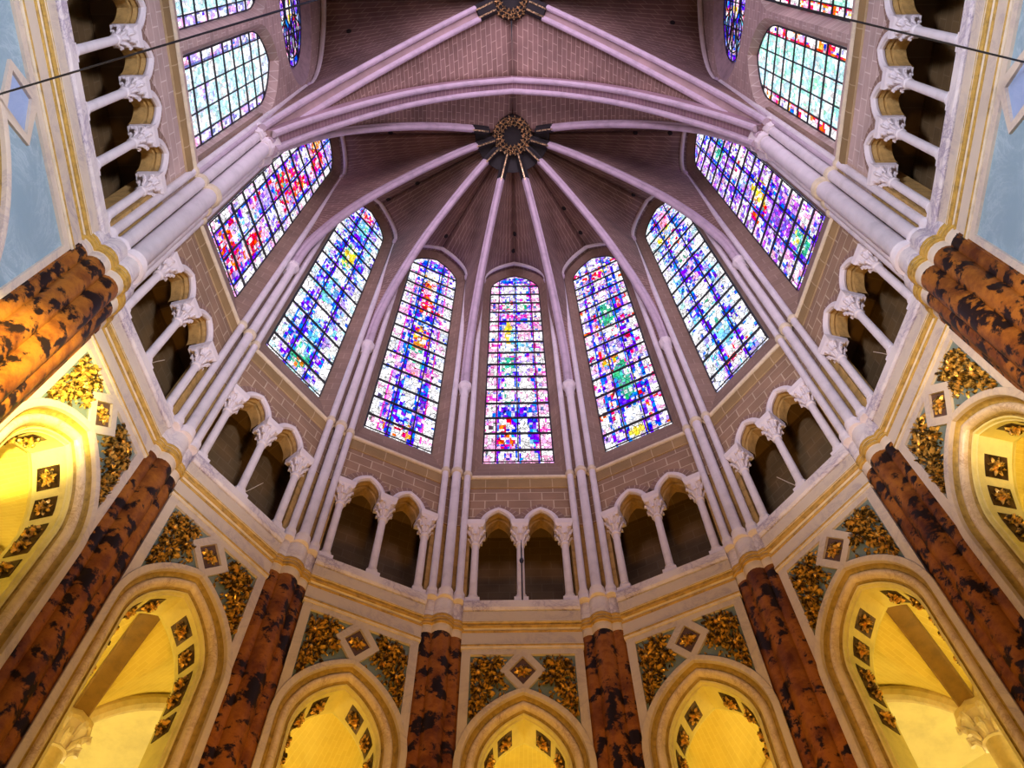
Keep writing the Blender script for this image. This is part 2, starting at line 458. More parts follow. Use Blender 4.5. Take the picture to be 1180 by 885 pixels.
# arcade arch parts; bands are (offset inward, depth) polylines
def arch_band(A, segs, foot, n=18):
    mb = MB(); rows = []
    for off, d in segs:
        rows.append([(u, d, z) for u, z in arc_pts(A['a'], A['s'], A['r'], n, off, foot)])
    mb.loft(rows)
    return mb
BAND_OUT = [(-.03, 7.10), (-.03, 6.985), (-.02, 6.975), (.075, 6.975), (.09, 6.985), (.10, 7.05)]
BAND_REC = [(.095, 7.02), (.105, 7.10), (.125, 7.14), (.155, 7.15), (.175, 7.13)]
BAND_MOLD = [(.17, 7.135), (.185, 7.10), (.215, 7.08), (.25, 7.085), (.285, 7.11), (.305, 7.15), (.31, 7.18)]
BAND_REC2 = [(.305, 7.175), (.325, 7.19), (.335, 7.23), (.35, 7.235), (.36, 7.21)]
BAND_SOFF = [(.36, 7.20), (.385, 7.21), (.40, 7.26), (.42, 7.27), (.42, 7.84), (.40, 7.86), (.37, 7.93), (.20, 7.95)]

# ------------------------------------------------------------------ triforium
TRZ = 20.93      # top of the abaci
def colonette_parts(t, u, d, key):
    z0 = ZF
    t.part('base', shared(('tb', key), lambda: MB().box(u - .15, u + .15, d - .15, d + .15, z0, z0 + .12).lathe(u, d, [(.14, z0 + .12), (.15, z0 + .16), (.14, z0 + .2), (.105, z0 + .22), (.11, z0 + .27), (.12, z0 + .29), (.10, z0 + .33), (.088, z0 + .35)]), 'base', t.base), 'white')
    t.part('shaft', shared(('ts', key), lambda: MB().lathe(u, d, [(.088, z0 + .33), (.083, 20.12)], 18), 'shaft', t.base), 'white')
    def cap():
        mb = MB().lathe(u, d, [(.083, 20.08), (.105, 20.10), (.11, 20.14), (.09, 20.17), (.092, 20.25), (.11, 20.42), (.15, 20.6), (.185, 20.68), (.16, 20.7)], 16)
        for ring, (zz, rr, n) in enumerate(((20.36, .10, 8), (20.58, .14, 8))):
            for i in range(n):
                a = 2 * PI * (i + .5 * ring) / n
                p0 = Vector((u + rr * cos(a), d + rr * sin(a), zz - .14)); p1 = Vector((u + (rr + .035) * cos(a), d + (rr + .035) * sin(a), zz))
                p2 = Vector((u + (rr + .085) * cos(a), d + (rr + .085) * sin(a), zz + .05)); p3 = Vector((u + (rr + .08) * cos(a), d + (rr + .08) * sin(a), zz - .01))
                mb.tube([p0, p1, p2, p3], [.018, .034, .034, .026], 6)
        return mb
    t.part('capital', shared(('tc', key), cap, 'capital', t.base), 'white')
    t.part('abacus', shared(('ta', key), lambda: MB().prism([(u - .17, d - .17), (u + .17, d - .17), (u + .17, d + .2), (u - .17, d + .2)], 20.68, 20.76, z1scale=1.18).box(u - .205, u + .205, d - .205, d + .3, 20.76, 20.82).prism([(u - .205, d - .205), (u + .205, d - .205), (u + .205, d + .3), (u - .205, d + .3)], 20.82, TRZ, z1scale=1.04), 'abacus', t.base), 'white')
def tri_arch_parts(t, uc, d, a, key, rise):
    def shift(pts): return [(uc + u, z) for u, z in pts]
    base = arc_pts(a, TRZ, rise, 10)
    def roll():
        mb = MB(); rows = []
        for k in range(9):
            ph = 2 * PI * k / 8
            rows.append([(u, d - .02 - .075 * cos(ph), z) for u, z in shift(arc_pts(a, TRZ, rise, 10, .075 * sin(ph) + .04))])
        return mb.loft(rows)
    t.part('roll_molding', shared(('rm', key), roll, 'roll_molding', t.base), 'white')
    def soff():
        mb = MB(); rows = [[(u, dd, z) for u, z in shift(arc_pts(a, TRZ, rise, 10, off))] for off, dd in ((.0, d + .0), (.06, d + .06), (.09, d + .09), (.10, d + .14), (.06, d + .17), (.13, d + .19), (.14, d + .42), (.10, d + .45))]
        return mb.loft(rows)
    t.part('soffit', shared(('so', key), soff, 'soffit', t.base), 'ochre')  # ochre here stands in for warm light from below
    def vou():
        mb = MB(); A = shift(arc_pts(a, TRZ, rise, 12, -.03)); B = shift(arc_pts(a, TRZ, rise, 12, -.21)); L = lens(B)
        rows = [[(u, d + .02, z) for u, z in A], [(u, d - .012, z) for u, z in A], [(u, d - .012, z) for u, z in B], [(u, d + .02, z) for u, z in B]]
        return mb.loft(rows, False, [[(l, .02 + .12 * min(1, j)) for l in L] for j in range(4)])
    t.part('voussoir_ring', shared(('vo', key), vou, 'voussoir_ring', t.base), 'voussoir')

# ------------------------------------------------------------------ glass painting
COL = dict(w=(1, .97, 1), p=(1, .50, .80), m=(1, .16, .66), l=(.58, .44, 1), b=(.07, .09, .95), c=(.30, .70, 1), r=(.90, .05, .12), g=(.08, .48, .32), y=(1, .80, .15), a=(.62, .93, 1), v=(.42, .16, .85), k=(.20, .22, .55), o=(1, .42, .15), n=(.75, .8, 1), t=(.5, 1, .85))
def hsh(i, j, s): return random.Random((i * 7349 + j * 9151 + s * 31337) & 0xffffff)
def glass_grid(outline_half, z0, z1, d, colour, du=.05, dz=.13, uc=0.0):
    hwm = max(outline_half(z0 + .01), outline_half((z0 + z1) / 2)); nu = int(2 * hwm / du); nz = int((z1 - z0) / dz)
    vs = []; fs = []; cs = []
    for j in range(nz + 1):
        z = z0 + (z1 - z0) * j / nz; h = max(.01, outline_half(z))
        for i in range(nu + 1): vs.append((uc - h + 2 * h * i / nu, d, z))
    for j in range(nz):
        for i in range(nu):
            a = j * (nu + 1) + i; fs.append((a, a + 1, a + nu + 2, a + nu + 1))
            u = sum(vs[q][0] for q in fs[-1]) / 4 - uc; z = sum(vs[q][2] for q in fs[-1]) / 4
            cs.append(colour(u, z))
    return vs, fs, cs
def glass_part(t, data, mat):
    vs, fs, cs = data; n = len(vs); bx, by, bz = t.base
    me = bpy.data.meshes.new('glass')
    me.from_pydata([(x - bx, y - by, z - bz) for x, y, z in vs] + [(x - bx, y - by + .02, z - bz) for x, y, z in vs], [], fs + [tuple(n + i for i in reversed(f)) for f in fs])
    ca = me.color_attributes.new('Col', 'FLOAT_COLOR', 'CORNER'); k = 0
    buf = []
    for c in cs + cs: buf += [c[0], c[1], c[2], 1.0] * 4
    ca.data.foreach_set('color', buf)
    return t.part('glass', me, mat)

def lancet_painter(spec, z0, z1, hw, seed):
    bw = spec.get('bw', .26); strip = spec.get('strip'); field = spec['field']; border = spec['border']
    def col(u, z):
        tt = (z - z0) / (z1 - z0); e = hw - abs(u)
        i, j = int((u + 5) / .085), int(z / .19); r = hsh(i, j, seed)
        if e < bw or tt < .012 or tt > .985:
            jj = int(z / .42); q = hsh(1 if u > 0 else 0, jj, seed + 3)
            c = COL[border[jj % len(border)]]
            if r.random() < .20: c = COL[r.choice(border + 'wlkb')]
            elif r.random() < .3: c = COL['w']
        elif strip and e < bw + .07:
            c = COL[strip]
        else:
            c = None
            for (t0, t1, u0, u1, ch) in spec['blobs']:
                tc, uc_ = (t0 + t1) / 2, (u0 + u1) / 2
                q = ((tt - tc) / ((t1 - t0) / 2)) ** 2 + ((u - uc_) / ((u1 - u0) / 2)) ** 2
                if q < .85 + .5 * r.random(): c = COL[ch[0] if len(ch) == 1 or r.random() < .45 else r.choice(ch)]
            if c is None:
                q = hsh(int((u + 5) / .30), int(z / .75), seed + 9)
                c = COL[q.choice(field)] if r.random() < .55 else COL[r.choice(field)]
        if e > bw and any(abs(abs(u - q_) - .055) < .04 for q_ in spec.get('bars', ())) and r.random() < .75: c = COL['b']
        k = .82 + .36 * r.random()
        mixw = .8 if r.random() < .15 else .12 * r.random()
        return tuple((x * (1 - mixw) + mixw) * k for x in c)
    return col
WSPEC = {
    0: dict(border='ppmpw', strip='m', field='wmplbnb', bw=.30, bars=(-.62, 0, .62), rows=16, blobs=[
        (.0, .05, -.6, .6, 'wbp'), (.02, .16, -.05, .35, 'w'), (.05, .17, -.6, -.1, 'rbw'), (.06, .17, .3, .62, 'bc'), (.17, .22, -.6, .6, 'bbl'), (.22, .36, -.45, -.05, 'wwpg'), (.22, .36, .05, .5, 'wwp'), (.37, .46, -.5, .0, 'gwp'), (.38, .46, .0, .5, 'wlw'), (.47, .55, -.6, .6, 'wnc'), (.54, .66, -.4, -.12, 'y'), (.53, .62, -.2, .05, 'c'), (.55, .66, .05, .55, 'pwp'), (.69, .72, -.6, .6, 'ml'), (.73, .81, -.5, .5, 'wgr'), (.82, .93, -.4, .4, 'wlw'), (.94, 1.0, -.8, .8, 'bbl')]),
    -1: dict(border='wwnwp', strip='m', field='wvlbpb', bw=.30, bars=(-.34, .34), rows=14, blobs=[
        (.0, .07, -.5, .6, 'wowr'), (.05, .26, -.35, .25, 'bcb'), (.12, .27, -.1, .4, 'wn'), (.27, .31, -.6, .6, 'pmr'), (.31, .40, -.5, .5, 'wpg'), (.40, .53, -.35, .35, 'orwb'), (.52, .6, -.5, .5, 'bwn'), (.6, .66, -.5, .5, 'rpw'), (.64, .82, -.4, .35, 'rrop'), (.68, .8, .1, .5, 'w'), (.82, .90, -.4, .4, 'wow'), (.9, .97, -.5, .5, 'bbv')]),
    1: dict(border='pwrwl', strip='b', field='blpwr', bw=.28, bars=(-.30, .32), rows=13, blobs=[
        (.0, .05, -.2, .35, 'y'), (.04, .13, -.5, .5, 'wwn'), (.12, .2, -.5, .5, 'bbr'), (.16, .32, -.3, .35, 'ggk'), (.2, .34, .2, .55, 'wp'), (.32, .38, -.55, .0, 'oyg'), (.36, .45, -.4, .4, 'lbw'), (.46, .54, -.4, .4, 'wrw'), (.53, .66, -.35, .35, 'gggk'), (.66, .74, -.45, .45, 'wpl'), (.74, .78, -.5, .5, 'b'), (.78, .84, -.4, .4, 'wlp'), (.83, .91, -.3, .35, 'rrw'), (.85, .93, .2, .5, 'y'), (.84, .93, -.95, -.6, 'oyr'), (.93, .99, -.6, .6, 'wvl')]),
    -2: dict(border='wwnaw', strip=None, field='wnlbcb', bw=.28, bars=(-.33, .33), rows=13, blobs=[
        (.02, .12, -.45, .3, 'gow'), (.08, .25, -.2, .3, 'cbw'), (.25, .33, -.4, .4, 'wpw'), (.32, .44, -.4, .2, 'ccg'), (.36, .5, -.1, .45, 'cbp'), (.46, .53, -.4, .4, 'w'), (.55, .7, -.35, .35, 'gyw'), (.6, .66, -.2, .3, 'y'), (.7, .82, -.4, .4, 'bbc'), (.8, .9, -.4, .4, 'cwg'), (.9, .97, -.4, .4, 'rwp')]),
    2: dict(border='wwanw', strip=None, field='wnbcl', bw=.28, bars=(-.33, .33), rows=14, blobs=[
        (.02, .1, -.5, .5, 'wpr'), (.1, .22, -.4, .4, 'cwa'), (.2, .32, -.4, .4, 'wcg'), (.32, .42, -.4, .4, 'wpw'), (.44, .55, -.4, .4, 'blp'), (.55, .66, -.4, .4, 'wpg'), (.68, .78, -.4, .4, 'wrc'), (.76, .82, -.6, -.2, 'y'), (.82, .88, -.3, .2, 'y'), (.85, .95, -.5, .5, 'prc')]),
    -3: dict(border='wwlpw', strip='b', field='lbrpwv', bw=.24, bars=(-.68, 0, .68), rows=13, blobs=[
        (.0, .1, -.5, .5, 'rpb'), (.08, .25, -.4, .1, 'wcl'), (.1, .22, .1, .6, 'rpr'), (.25, .4, -.5, .0, 'lvb'), (.28, .42, .0, .5, 'wlb'), (.4, .52, -.5, .4, 'rlg'), (.5, .62, -.3, .5, 'rrw'), (.55, .64, .0, .5, 'rro'), (.64, .76, -.5, .3, 'wlb'), (.74, .88, -.2, .5, 'rrp'), (.8, .92, -.6, .0, 'owr'), (.9, 1, -.8, .8, 'lvw')]),
    3: dict(border='lvwvp', strip=None, field='vlvpbw', bw=.22, bars=(-.30, .33), rows=15, blobs=[
        (.02, .1, -.4, .5, 'gyc'), (.04, .12, .2, .8, 'wp'), (.12, .28, -.5, .5, 'vlv'), (.28, .38, -.6, .1, 'rgw'), (.3, .42, -.1, .5, 'yow'), (.42, .52, -.4, .4, 'lvc'), (.5, .6, -.1, .8, 'wpr'), (.6, .72, -.4, .5, 'vwl'), (.7, .8, -.3, .5, 'ggw'), (.78, .85, -.5, .3, 'pwl'), (.85, .97, -.5, .5, 'wwb')]),
}

# ------------------------------------------------------------------ APSE BAYS
WZ0, WSP, WRISE, WHW, WD = 24.4, 38.35, 1.68, .95, 7.36
FZ, FRISE, FHW = 38.3, 2.12, 1.27
for k in range(-3, 4):
    a = k * TH; bn = bayname(k)
    side = 'center' if k == 0 else '%s_%s' % (['inner', 'middle', 'outer'][abs(k) - 1], pierside(k))
    # ---- wall: cladding of the arcade, triforium wall, ochre jambs, window splay
    w = Thing('wall_apse_' + side, 'apse wall bay of brown masonry ' + bn, 'wall', a, (0, Dw, 8.0), kind='structure')
    w.part('marble_cladding', shared('clad', lambda: clad, 'marble_cladding', w.base, 20), 'marble2', label='white marble frame around the spandrel panels')
    def triwall():
        hw = 1.64; ho = []
        outer = [(-hw, TRZ), (-hw, 22.62), (hw, 22.62), (hw, TRZ)]
        for uc in (.51, -.51):
            outer += [(uc + u, z) for u, z in reversed(arc_pts(.41, TRZ, .66, 10))]
        return MB().plate(outer, [], Dw + .09, Dw + .50)
    w.part('gallery_front', shared('triwall', triwall, 'gallery_front', w.base, 20), 'wall')
    def jambs():
        mb = MB()
        for s in (-1, 1):
            x0, x1 = sorted((s * 1.16, s * 1.75)); mb.box(x0, x1, Dw + .12, Dw + .5, ZF, TRZ)
        return mb
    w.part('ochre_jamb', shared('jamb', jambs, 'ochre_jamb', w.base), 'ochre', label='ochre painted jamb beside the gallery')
    def splay():
        mb = MB(); n = 14
        out = arc_pts(FHW, FZ, FRISE, n); inn = arc_pts(WHW + .03, WSP, WRISE + .03, n)
        out = [(-FHW, 23.18)] + out + [(FHW, 23.18)]; inn = [(-WHW - .03, WZ0)] + inn + [(WHW + .03, WZ0)]
        # more rungs down the long jambs keep the masonry even
        mb.loft([[(u, Dw + .07, z) for u, z in out], [(u, WD + .03, z) for u, z in inn]])
        mb.add([(-FHW, Dw + .07, 23.18), (FHW, Dw + .07, 23.18), (WHW + .03, WD + .03, WZ0), (-WHW - .03, WD + .03, WZ0)], [(0, 1, 2, 3)])
        for s in (-1, 1):
            mb.add([(s * FHW, Dw + .07, 22.6), (s * 1.66, Dw + .07, 22.6), (s * 1.66, Dw + .07, 41.5), (s * FHW, Dw + .07, 41.5)], [(0, 1, 2, 3)])
        return mb
    w.part('window_reveal', shared('splay', splay, 'window_reveal', w.base), 'splay')
    # ---- gallery behind the triforium
    g = Thing('wall_gallery_' + side, 'dark back wall of the triforium gallery ' + bn, 'wall', a, (0, 8.35, ZF), kind='structure')
    def gal():
        return MB().box(-8.35 * TG, 8.35 * TG, 8.35, 8.5, ZF - .1, 22.5)
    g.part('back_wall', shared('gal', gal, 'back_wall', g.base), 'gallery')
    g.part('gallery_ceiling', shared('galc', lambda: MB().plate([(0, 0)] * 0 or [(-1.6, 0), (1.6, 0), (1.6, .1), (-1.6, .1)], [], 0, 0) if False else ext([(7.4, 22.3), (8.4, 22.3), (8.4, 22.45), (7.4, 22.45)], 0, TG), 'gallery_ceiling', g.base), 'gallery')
    # ---- cornice and string course
    c = Thing('trim_%d' % (k + 4), 'white marble cornice with gilded moldings ' + bn, 'cornice', a, (0, 7.3, 16.48), kind='structure')
    for nm, mt, pr in CORNICE:
        c.part(nm, shared(('cor', nm, pr[0]), lambda: ext(pr, 1.19, None), nm, c.base, 25), mt)
    s_ = Thing('trim_%d' % (k + 11), 'string course at the sill, brown and ochre stone, ' + bn, 'string course', a, (0, 7.2, 22.6), kind='structure')
    s_.part('roll', shared('sroll', lambda: ext(torus_prof(7.05, 23.06, .07, 7.15), 1.45, None), 'roll', s_.base), 'cream')
    s_.part('string_band', shared('sband', lambda: ext([(7.2, 22.6), (7.06, 22.6), (7.03, 22.75), (7.04, 22.98), (7.2, 22.99)], 1.45, None), 'string_band', s_.base), 'string')
    # ---- spandrels
    for sg, nm in ((-1, 'left'), (1, 'right')):
        fld = FIELDS[0 if sg < 0 else 1]
        t = Thing('spandrel_panel', 'gilded foliage panel %s of the arch %s' % (nm, bn), 'panel', a, (sg * .7, Dw + .07, 14.4), group='gilded foliage spandrels')
        t.part('marble_field', shared(('fld', sg), lambda: MB().plate(fld, [], Dw + .05, Dw + .10), 'marble_field', t.base, 20), 'green')
        t.part('gilded_foliage', shared(('fol', sg, k % 2), lambda: foliage(inset(fld, .97), 11 + sg + 5 * (k % 2), Dw + .05), 'gilded_foliage', t.base, 60), 'leaf')
    t = Thing('diamond_panel', 'small gilded diamond panel above the arch point ' + bn, 'panel', a, (0, Dw + .07, 15.4), group='gilded diamond panels')
    t.part('dark_field', shared('dfld', lambda: MB().plate(DIA, [], Dw + .05, Dw + .1), 'dark_field', t.base, 20), 'brown')
    t.part('gilded_rosette', shared('dros', lambda: rosette(0, 15.88, Dw + .05, .17, 3, 8), 'gilded_rosette', t.base, 60), 'leaf')
    # ---- arcade arch
    t = Thing('arcade_arch', 'pointed marble arch with rosette soffit ' + bn, 'arch', a, (0, 7.2, 8.0), group='arches of the apse arcade')
    t.part('outer_band', shared('ab1', lambda: arch_band(ARCH, BAND_OUT, 8.0), 'outer_band', t.base, 40), 'marble2')
    t.part('molding', shared('ab2', lambda: arch_band(ARCH, BAND_MOLD, 8.0), 'molding', t.base, 50), 'archm')
    t.part('gilded_recess', shared('ab4', lambda: arch_band(ARCH, BAND_REC, 8.0), 'gilded_recess', t.base, 50), 'recess')
    t.part('inner_recess', shared('ab5', lambda: arch_band(ARCH, BAND_REC2, 8.0), 'inner_recess', t.base, 50), 'recess')
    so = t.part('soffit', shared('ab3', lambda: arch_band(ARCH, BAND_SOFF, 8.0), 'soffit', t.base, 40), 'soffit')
    rho = (ARCH['a'] ** 2 + ARCH['r'] ** 2) / (2 * ARCH['a']); cc = rho - ARCH['a']; rr = rho - .42
    top = math.acos(cc / rr)
    for sg in (-1, 1):
        for q in range(5):
            if q < 3: th = top - .18 - .345 * q - .12; px, pz, ang = rr * cos(th) - cc, ARCH['s'] + rr * sin(th), th
            else: px, pz, ang = rr - cc, ARCH['s'] - .28 - .56 * (q - 3), 0.0
            def panel(px=px, pz=pz, ang=ang):
                mb = MB(); hl = .2
                tx, tz = -sin(ang), cos(ang); nx, nz = -cos(ang), -sin(ang)    # along the arch, towards the opening
                for z0_, z1_, e in ((-.02, .012, 0),):
                    vs = []
                    for h in (z0_, z1_):
                        for al, dd in ((-hl, 7.38), (hl, 7.38), (hl, 7.76), (-hl, 7.76)):
                            vs.append((sg * (px + tx * al + nx * h), dd, pz + tz * al + nz * h))
                    mb.add(vs, [(0, 1, 2, 3), (4, 5, 6, 7), (0, 1, 5, 4), (1, 2, 6, 5), (2, 3, 7, 6), (3, 0, 4, 7)])
                return mb
            po = t.part('rosette_panel', shared(('rp', sg, q), panel, 'rosette_panel', t.base, 20), 'bronze')
            def ros(px=px, pz=pz, ang=ang):
                src = rosette(0, 0, 0, .155, q); mb = MB()
                tx, tz = -sin(ang), cos(ang); nx, nz = -cos(ang), -sin(ang)
                vs = [(sg * (px + tx * x + nx * (-y + .012)), 7.57 + z, pz + tz * x + nz * (-y + .012)) for x, y, z in src.v]
                return mb.add(vs, src.f)
            t.part('rosette', shared(('ro', sg, q), ros, 'rosette', t.base, 60), 'leaf', parent=po)
    # ---- triforium
    for nm, uc in (('left', -.51), ('right', .51)):
        t = Thing('triforium_arch', '%s of two small gallery arches %s' % (nm, bn), 'arch', a, (uc, Dw + .04, TRZ), group='small arches of the triforium')
        tri_arch_parts(t, uc, Dw + .08, .41, ('ap', nm), .66)
    for nm, uc in (('left engaged', -1.02), ('middle', 0.0), ('right engaged', 1.02)):
        t = Thing('triforium_colonette', 'slim white %s gallery colonette %s' % (nm, bn), 'column', a, (uc, Dw + .12, ZF), group='colonettes of the triforium')
        colonette_parts(t, uc, Dw + .12, ('ap', nm))
    # ---- wall rib over the window
    t = Thing('wall_rib', 'thin white wall rib arching ' + bn.replace('under', 'over'), 'rib', a, (0, Dw, FZ), group='wall ribs over the apse windows')
    t.part('arch', shared('form', lambda: MB().tube([(u, Dw - .10, z) for u, z in arc_pts(FHW - .02, FZ, FRISE - .05, 14)], .085, 10), 'arch', t.base), 'white')
    for s in (-1, 1):
        t.part('capital', shared(('formc', s), lambda: MB().lathe(s * FHW, Dw - .08, [(.07, FZ - .34), (.085, FZ - .32), (.07, FZ - .28), (.085, FZ - .16), (.13, FZ - .06), (.14, FZ - .05), (.14, FZ + .04), (.07, FZ + .05)], 8), 'capital', t.base, 30), 'rib')
    # ---- window
    sp = WSPEC[k]
    desc = {0: 'pink and violet', -1: 'white and red', 1: 'blue, red and green', -2: 'pale blue and white', 2: 'white and pale turquoise', -3: 'red and blue', 3: 'violet'}[k]
    where = 'at the centre of the apse' if k == 0 else ORD[abs(k)] + ' ' + pierside(k) + ' of the central one'
    t = Thing('window_%d' % (k + 4), 'tall %s stained glass lancet window, %s' % (desc, where), 'window', a, (0, WD, WZ0), kind='structure')
    def half(z): 
        return WHW if z <= WSP else max(.0, sqrt(max(0, ((WHW ** 2 + WRISE ** 2) / (2 * WHW)) ** 2 - (z - WSP) ** 2)) - ((WHW ** 2 + WRISE ** 2) / (2 * WHW) - WHW))
    ztop = WSP + WRISE
    glass_part(t, glass_grid(half, WZ0, ztop, WD, lancet_painter(sp, WZ0, ztop, WHW, 100 + k)), 'glass')
    def arm():
        mb = MB()
        for u in sp['bars']:
            zt = WSP
            while half(zt) > abs(u) + .02 and zt < ztop - .05: zt += .05
            mb.box(u - .017, u + .017, WD - .05, WD - .012, WZ0, zt)
        n = sp['rows']
        for i in range(1, n):
            z = WZ0 + (ztop - WZ0) * (i - .35) / n * (1 if i < n - 1 else 1)
            h = half(z); mb.box(-h, h, WD - .06, WD - .012, z - .03, z + .03)
        mb.tube([(u, WD - .03, z) for u, z in [(-WHW, WZ0)] + arc_pts(WHW, WSP, WRISE, 14) + [(WHW, WZ0), (-WHW, WZ0)]], .02, 5)
        return mb
    t.part('armature', arm(), 'iron')

# ------------------------------------------------------------------ STRAIGHT BAYS
for sx in (-1, 1):
    a = sx * PI / 2; sd = SIDE[sx]
    near = 1 if sx < 0 else -1       # u sign that points to the apse
    ed = 'at the %s edge' % sd
    dz = SD - Dw                       # builder meshes were drawn for the plane Dw
    def mv(mb): 
        q = MB(); q.v = [(x, y + dz, z) for x, y, z in mb.v]; q.f = mb.f; q.uv = mb.uv; return q
    w = Thing('wall_' + sd, 'side wall of the straight bay, pink brown masonry, ' + ed, 'wall', a, (0, SD, 8.0), kind='structure', yc=SC)
    w.part('marble_cladding', shared('sclad', lambda: mv(sclad), 'marble_cladding', w.base, 20), 'marble2', label='white marble frame around the blue panels')
    TU = [.46 + .92 * i for i in range(-3, 3)]       # colonette positions
    TU = [-2.3 + .92 * i for i in range(6)]
    def striwall():
        outer = [(-SH, TRZ), (-SH, 22.62), (SH, 22.62), (SH, TRZ)]
        for uc in [(p + q) / 2 for p, q in zip(TU, TU[1:])][::-1]:
            outer += [(uc + u, z) for u, z in reversed(arc_pts(.38, TRZ, .62, 10))]
        return MB().plate(outer, [], SD + .04, SD + .45)
    w.part('gallery_front', shared('striwall', striwall, 'gallery_front', w.base, 20), 'sidewall')
    def sj():
        mb = MB()
        for s in (-1, 1):
            x0, x1 = sorted((s * 2.42, s * 2.95)); mb.box(x0, x1, SD + .12, SD + .5, ZF, TRZ)
        return mb
    w.part('ochre_jamb', shared('sjamb', sj, 'ochre_jamb', w.base), 'ochre', label='ochre painted jamb beside the gallery')
    # clerestory: two lancets and a rose cut through the wall
    LU, LHW, LZ0, LSP, LR = 1.29, 1.0, 23.95, 30.5, 1.85
    RZ, RRO, RRI, GD = 35.9, 2.45, 1.85, 7.40
    def lanc(u0, e, zb): return [(u0 - LHW - e, zb)] + [(u0 + u, z) for u, z in arc_pts(LHW + e, LSP, LR + e, 12)] + [(u0 + LHW + e, zb)]
    def circ(r, n=40): return [(r * cos(2 * PI * i / n), RZ + r * sin(2 * PI * i / n)) for i in range(n)]
    def cler():
        return MB().plate([(-SH, 22.99), (-SH, 41.2), (SH, 41.2), (SH, 22.99)], [lanc(LU, .20, 23.5), lanc(-LU, .20, 23.5), circ(RRO)], SD + .02, SD + .06)
    w.part('clerestory_wall', shared('cler', cler, 'clerestory_wall', w.base, 20), 'sidewall')
    def rev():
        mb = MB()
        for u0 in (LU, -LU):
            o = lanc(u0, .20, 23.5); i = lanc(u0, .02, LZ0); o.append(o[0]); i.append(i[0])
            mb.loft([[(u, SD + .03, z) for u, z in o], [(u, GD + .03, z) for u, z in i]])
        return mb
    w.part('rose_reveal', shared('srose', lambda: MB().loft([[(u, SD + .03, z) for u, z in circ(RRO)], [(u, GD + .03, z) for u, z in circ(RRI + .02)]], True), 'rose_reveal', w.base), 'rosereveal')
    w.part('window_reveal', shared('srev', rev, 'window_reveal', w.base), 'sidewall')
    g = Thing('wall_gallery_side_' + sd, 'dark back wall of the gallery in the straight bay ' + ed, 'wall', a, (0, 8.45, ZF), kind='structure', yc=SC)
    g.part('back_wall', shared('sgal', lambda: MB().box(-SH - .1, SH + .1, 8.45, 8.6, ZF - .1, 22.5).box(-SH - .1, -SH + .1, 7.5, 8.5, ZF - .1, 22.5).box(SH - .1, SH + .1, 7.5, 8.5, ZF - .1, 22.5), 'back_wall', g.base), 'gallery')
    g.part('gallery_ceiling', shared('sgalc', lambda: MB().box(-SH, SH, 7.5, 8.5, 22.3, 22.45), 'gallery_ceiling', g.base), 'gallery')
    c = Thing('trim_%d' % (18 + (sx > 0)), 'white marble cornice with gilded moldings above the blue panels ' + ed, 'cornice', a, (0, 7.3, 16.48), kind='structure', yc=SC)
    for nm, mt, pr in CORNICE:
        c.part(nm, shared(('scor', nm, pr[0]), lambda: ext([(d + dz, z) for d, z in pr], SH + .05, None), nm, c.base, 25), mt)
    s_ = Thing('trim_%d' % (20 + (sx > 0)), 'ochre string course below the grisaille windows ' + ed, 'string course', a, (0, 7.3, 22.6), kind='structure', yc=SC)
    s_.part('roll', shared('ssroll', lambda: ext(torus_prof(SD - .01, 23.06, .07, SD + .1), SH, None), 'roll', s_.base), 'cream')
    s_.part('string_band', shared('ssband', lambda: ext([(7.3, 22.6), (7.1, 22.6), (7.06, 22.75), (7.08, 22.98), (7.3, 22.99)], SH, None), 'string_band', s_.base), 'string')
    for sg in (-1, 1):
        fld = SFIELDS[0 if sg < 0 else 1]
        pos = 'nearer the apse' if sg == near else 'farther from the apse'
        t = Thing('spandrel_panel', 'plain blue veined marble panel %s, %s edge of the picture' % (pos, sd), 'panel', a, (sg * 1.6, SD + .07, 13.2), group='blue marble spandrels', yc=SC)
        t.part('marble_field', shared(('sfld', sg), lambda: MB().plate([(x, z) for x, z in fld], [], SD + .05, SD + .10), 'marble_field', t.base, 20), 'blue' if sx < 0 else 'blue3')
    t = Thing('diamond_panel', 'plain lavender blue marble diamond between the blue panels ' + ed, 'panel', a, (0, SD + .07, 15.4), group='blue diamond panels', yc=SC)
    t.part('marble_field', shared('sdia', lambda: MB().plate(SDIA, [], SD + .05, SD + .1), 'marble_field', t.base, 20), 'blue2')
    t = Thing('arcade_arch', 'wide marble arch band below the blue panels ' + ed, 'arch', a, (0, 7.2, 8.0), group='arches of the straight bays', yc=SC)
    t.part('outer_band', shared('sab1', lambda: mv(arch_band(SARCH, BAND_OUT, 8.0)), 'outer_band', t.base, 40), 'marble2')
    t.part('molding', shared('sab2', lambda: mv(arch_band(SARCH, BAND_MOLD, 8.0)), 'molding', t.base, 50), 'archm')
    t.part('gilded_recess', shared('sab4', lambda: mv(arch_band(SARCH, BAND_REC, 8.0)), 'gilded_recess', t.base, 50), 'recess')
    t.part('soffit', shared('sab3', lambda: mv(arch_band(SARCH, BAND_SOFF, 8.0)), 'soffit', t.base, 40), 'soffit')
    order = TU if near > 0 else TU[::-1]
    od = ['sixth', 'fifth', 'fourth', 'third', 'second', 'first']
    for i, uc in enumerate(order):
        t = Thing('triforium_colonette', 'white gallery colonette, %s from the corner pier, %s straight bay' % (od[i], sd), 'column', a, (uc, SD + .12, ZF), group='colonettes of the straight bay gallery', yc=SC)
        colonette_parts(t, uc, SD + .12, ('st', round(uc, 2)))
    mids = [(p + q) / 2 for p, q in zip(order, order[1:])]
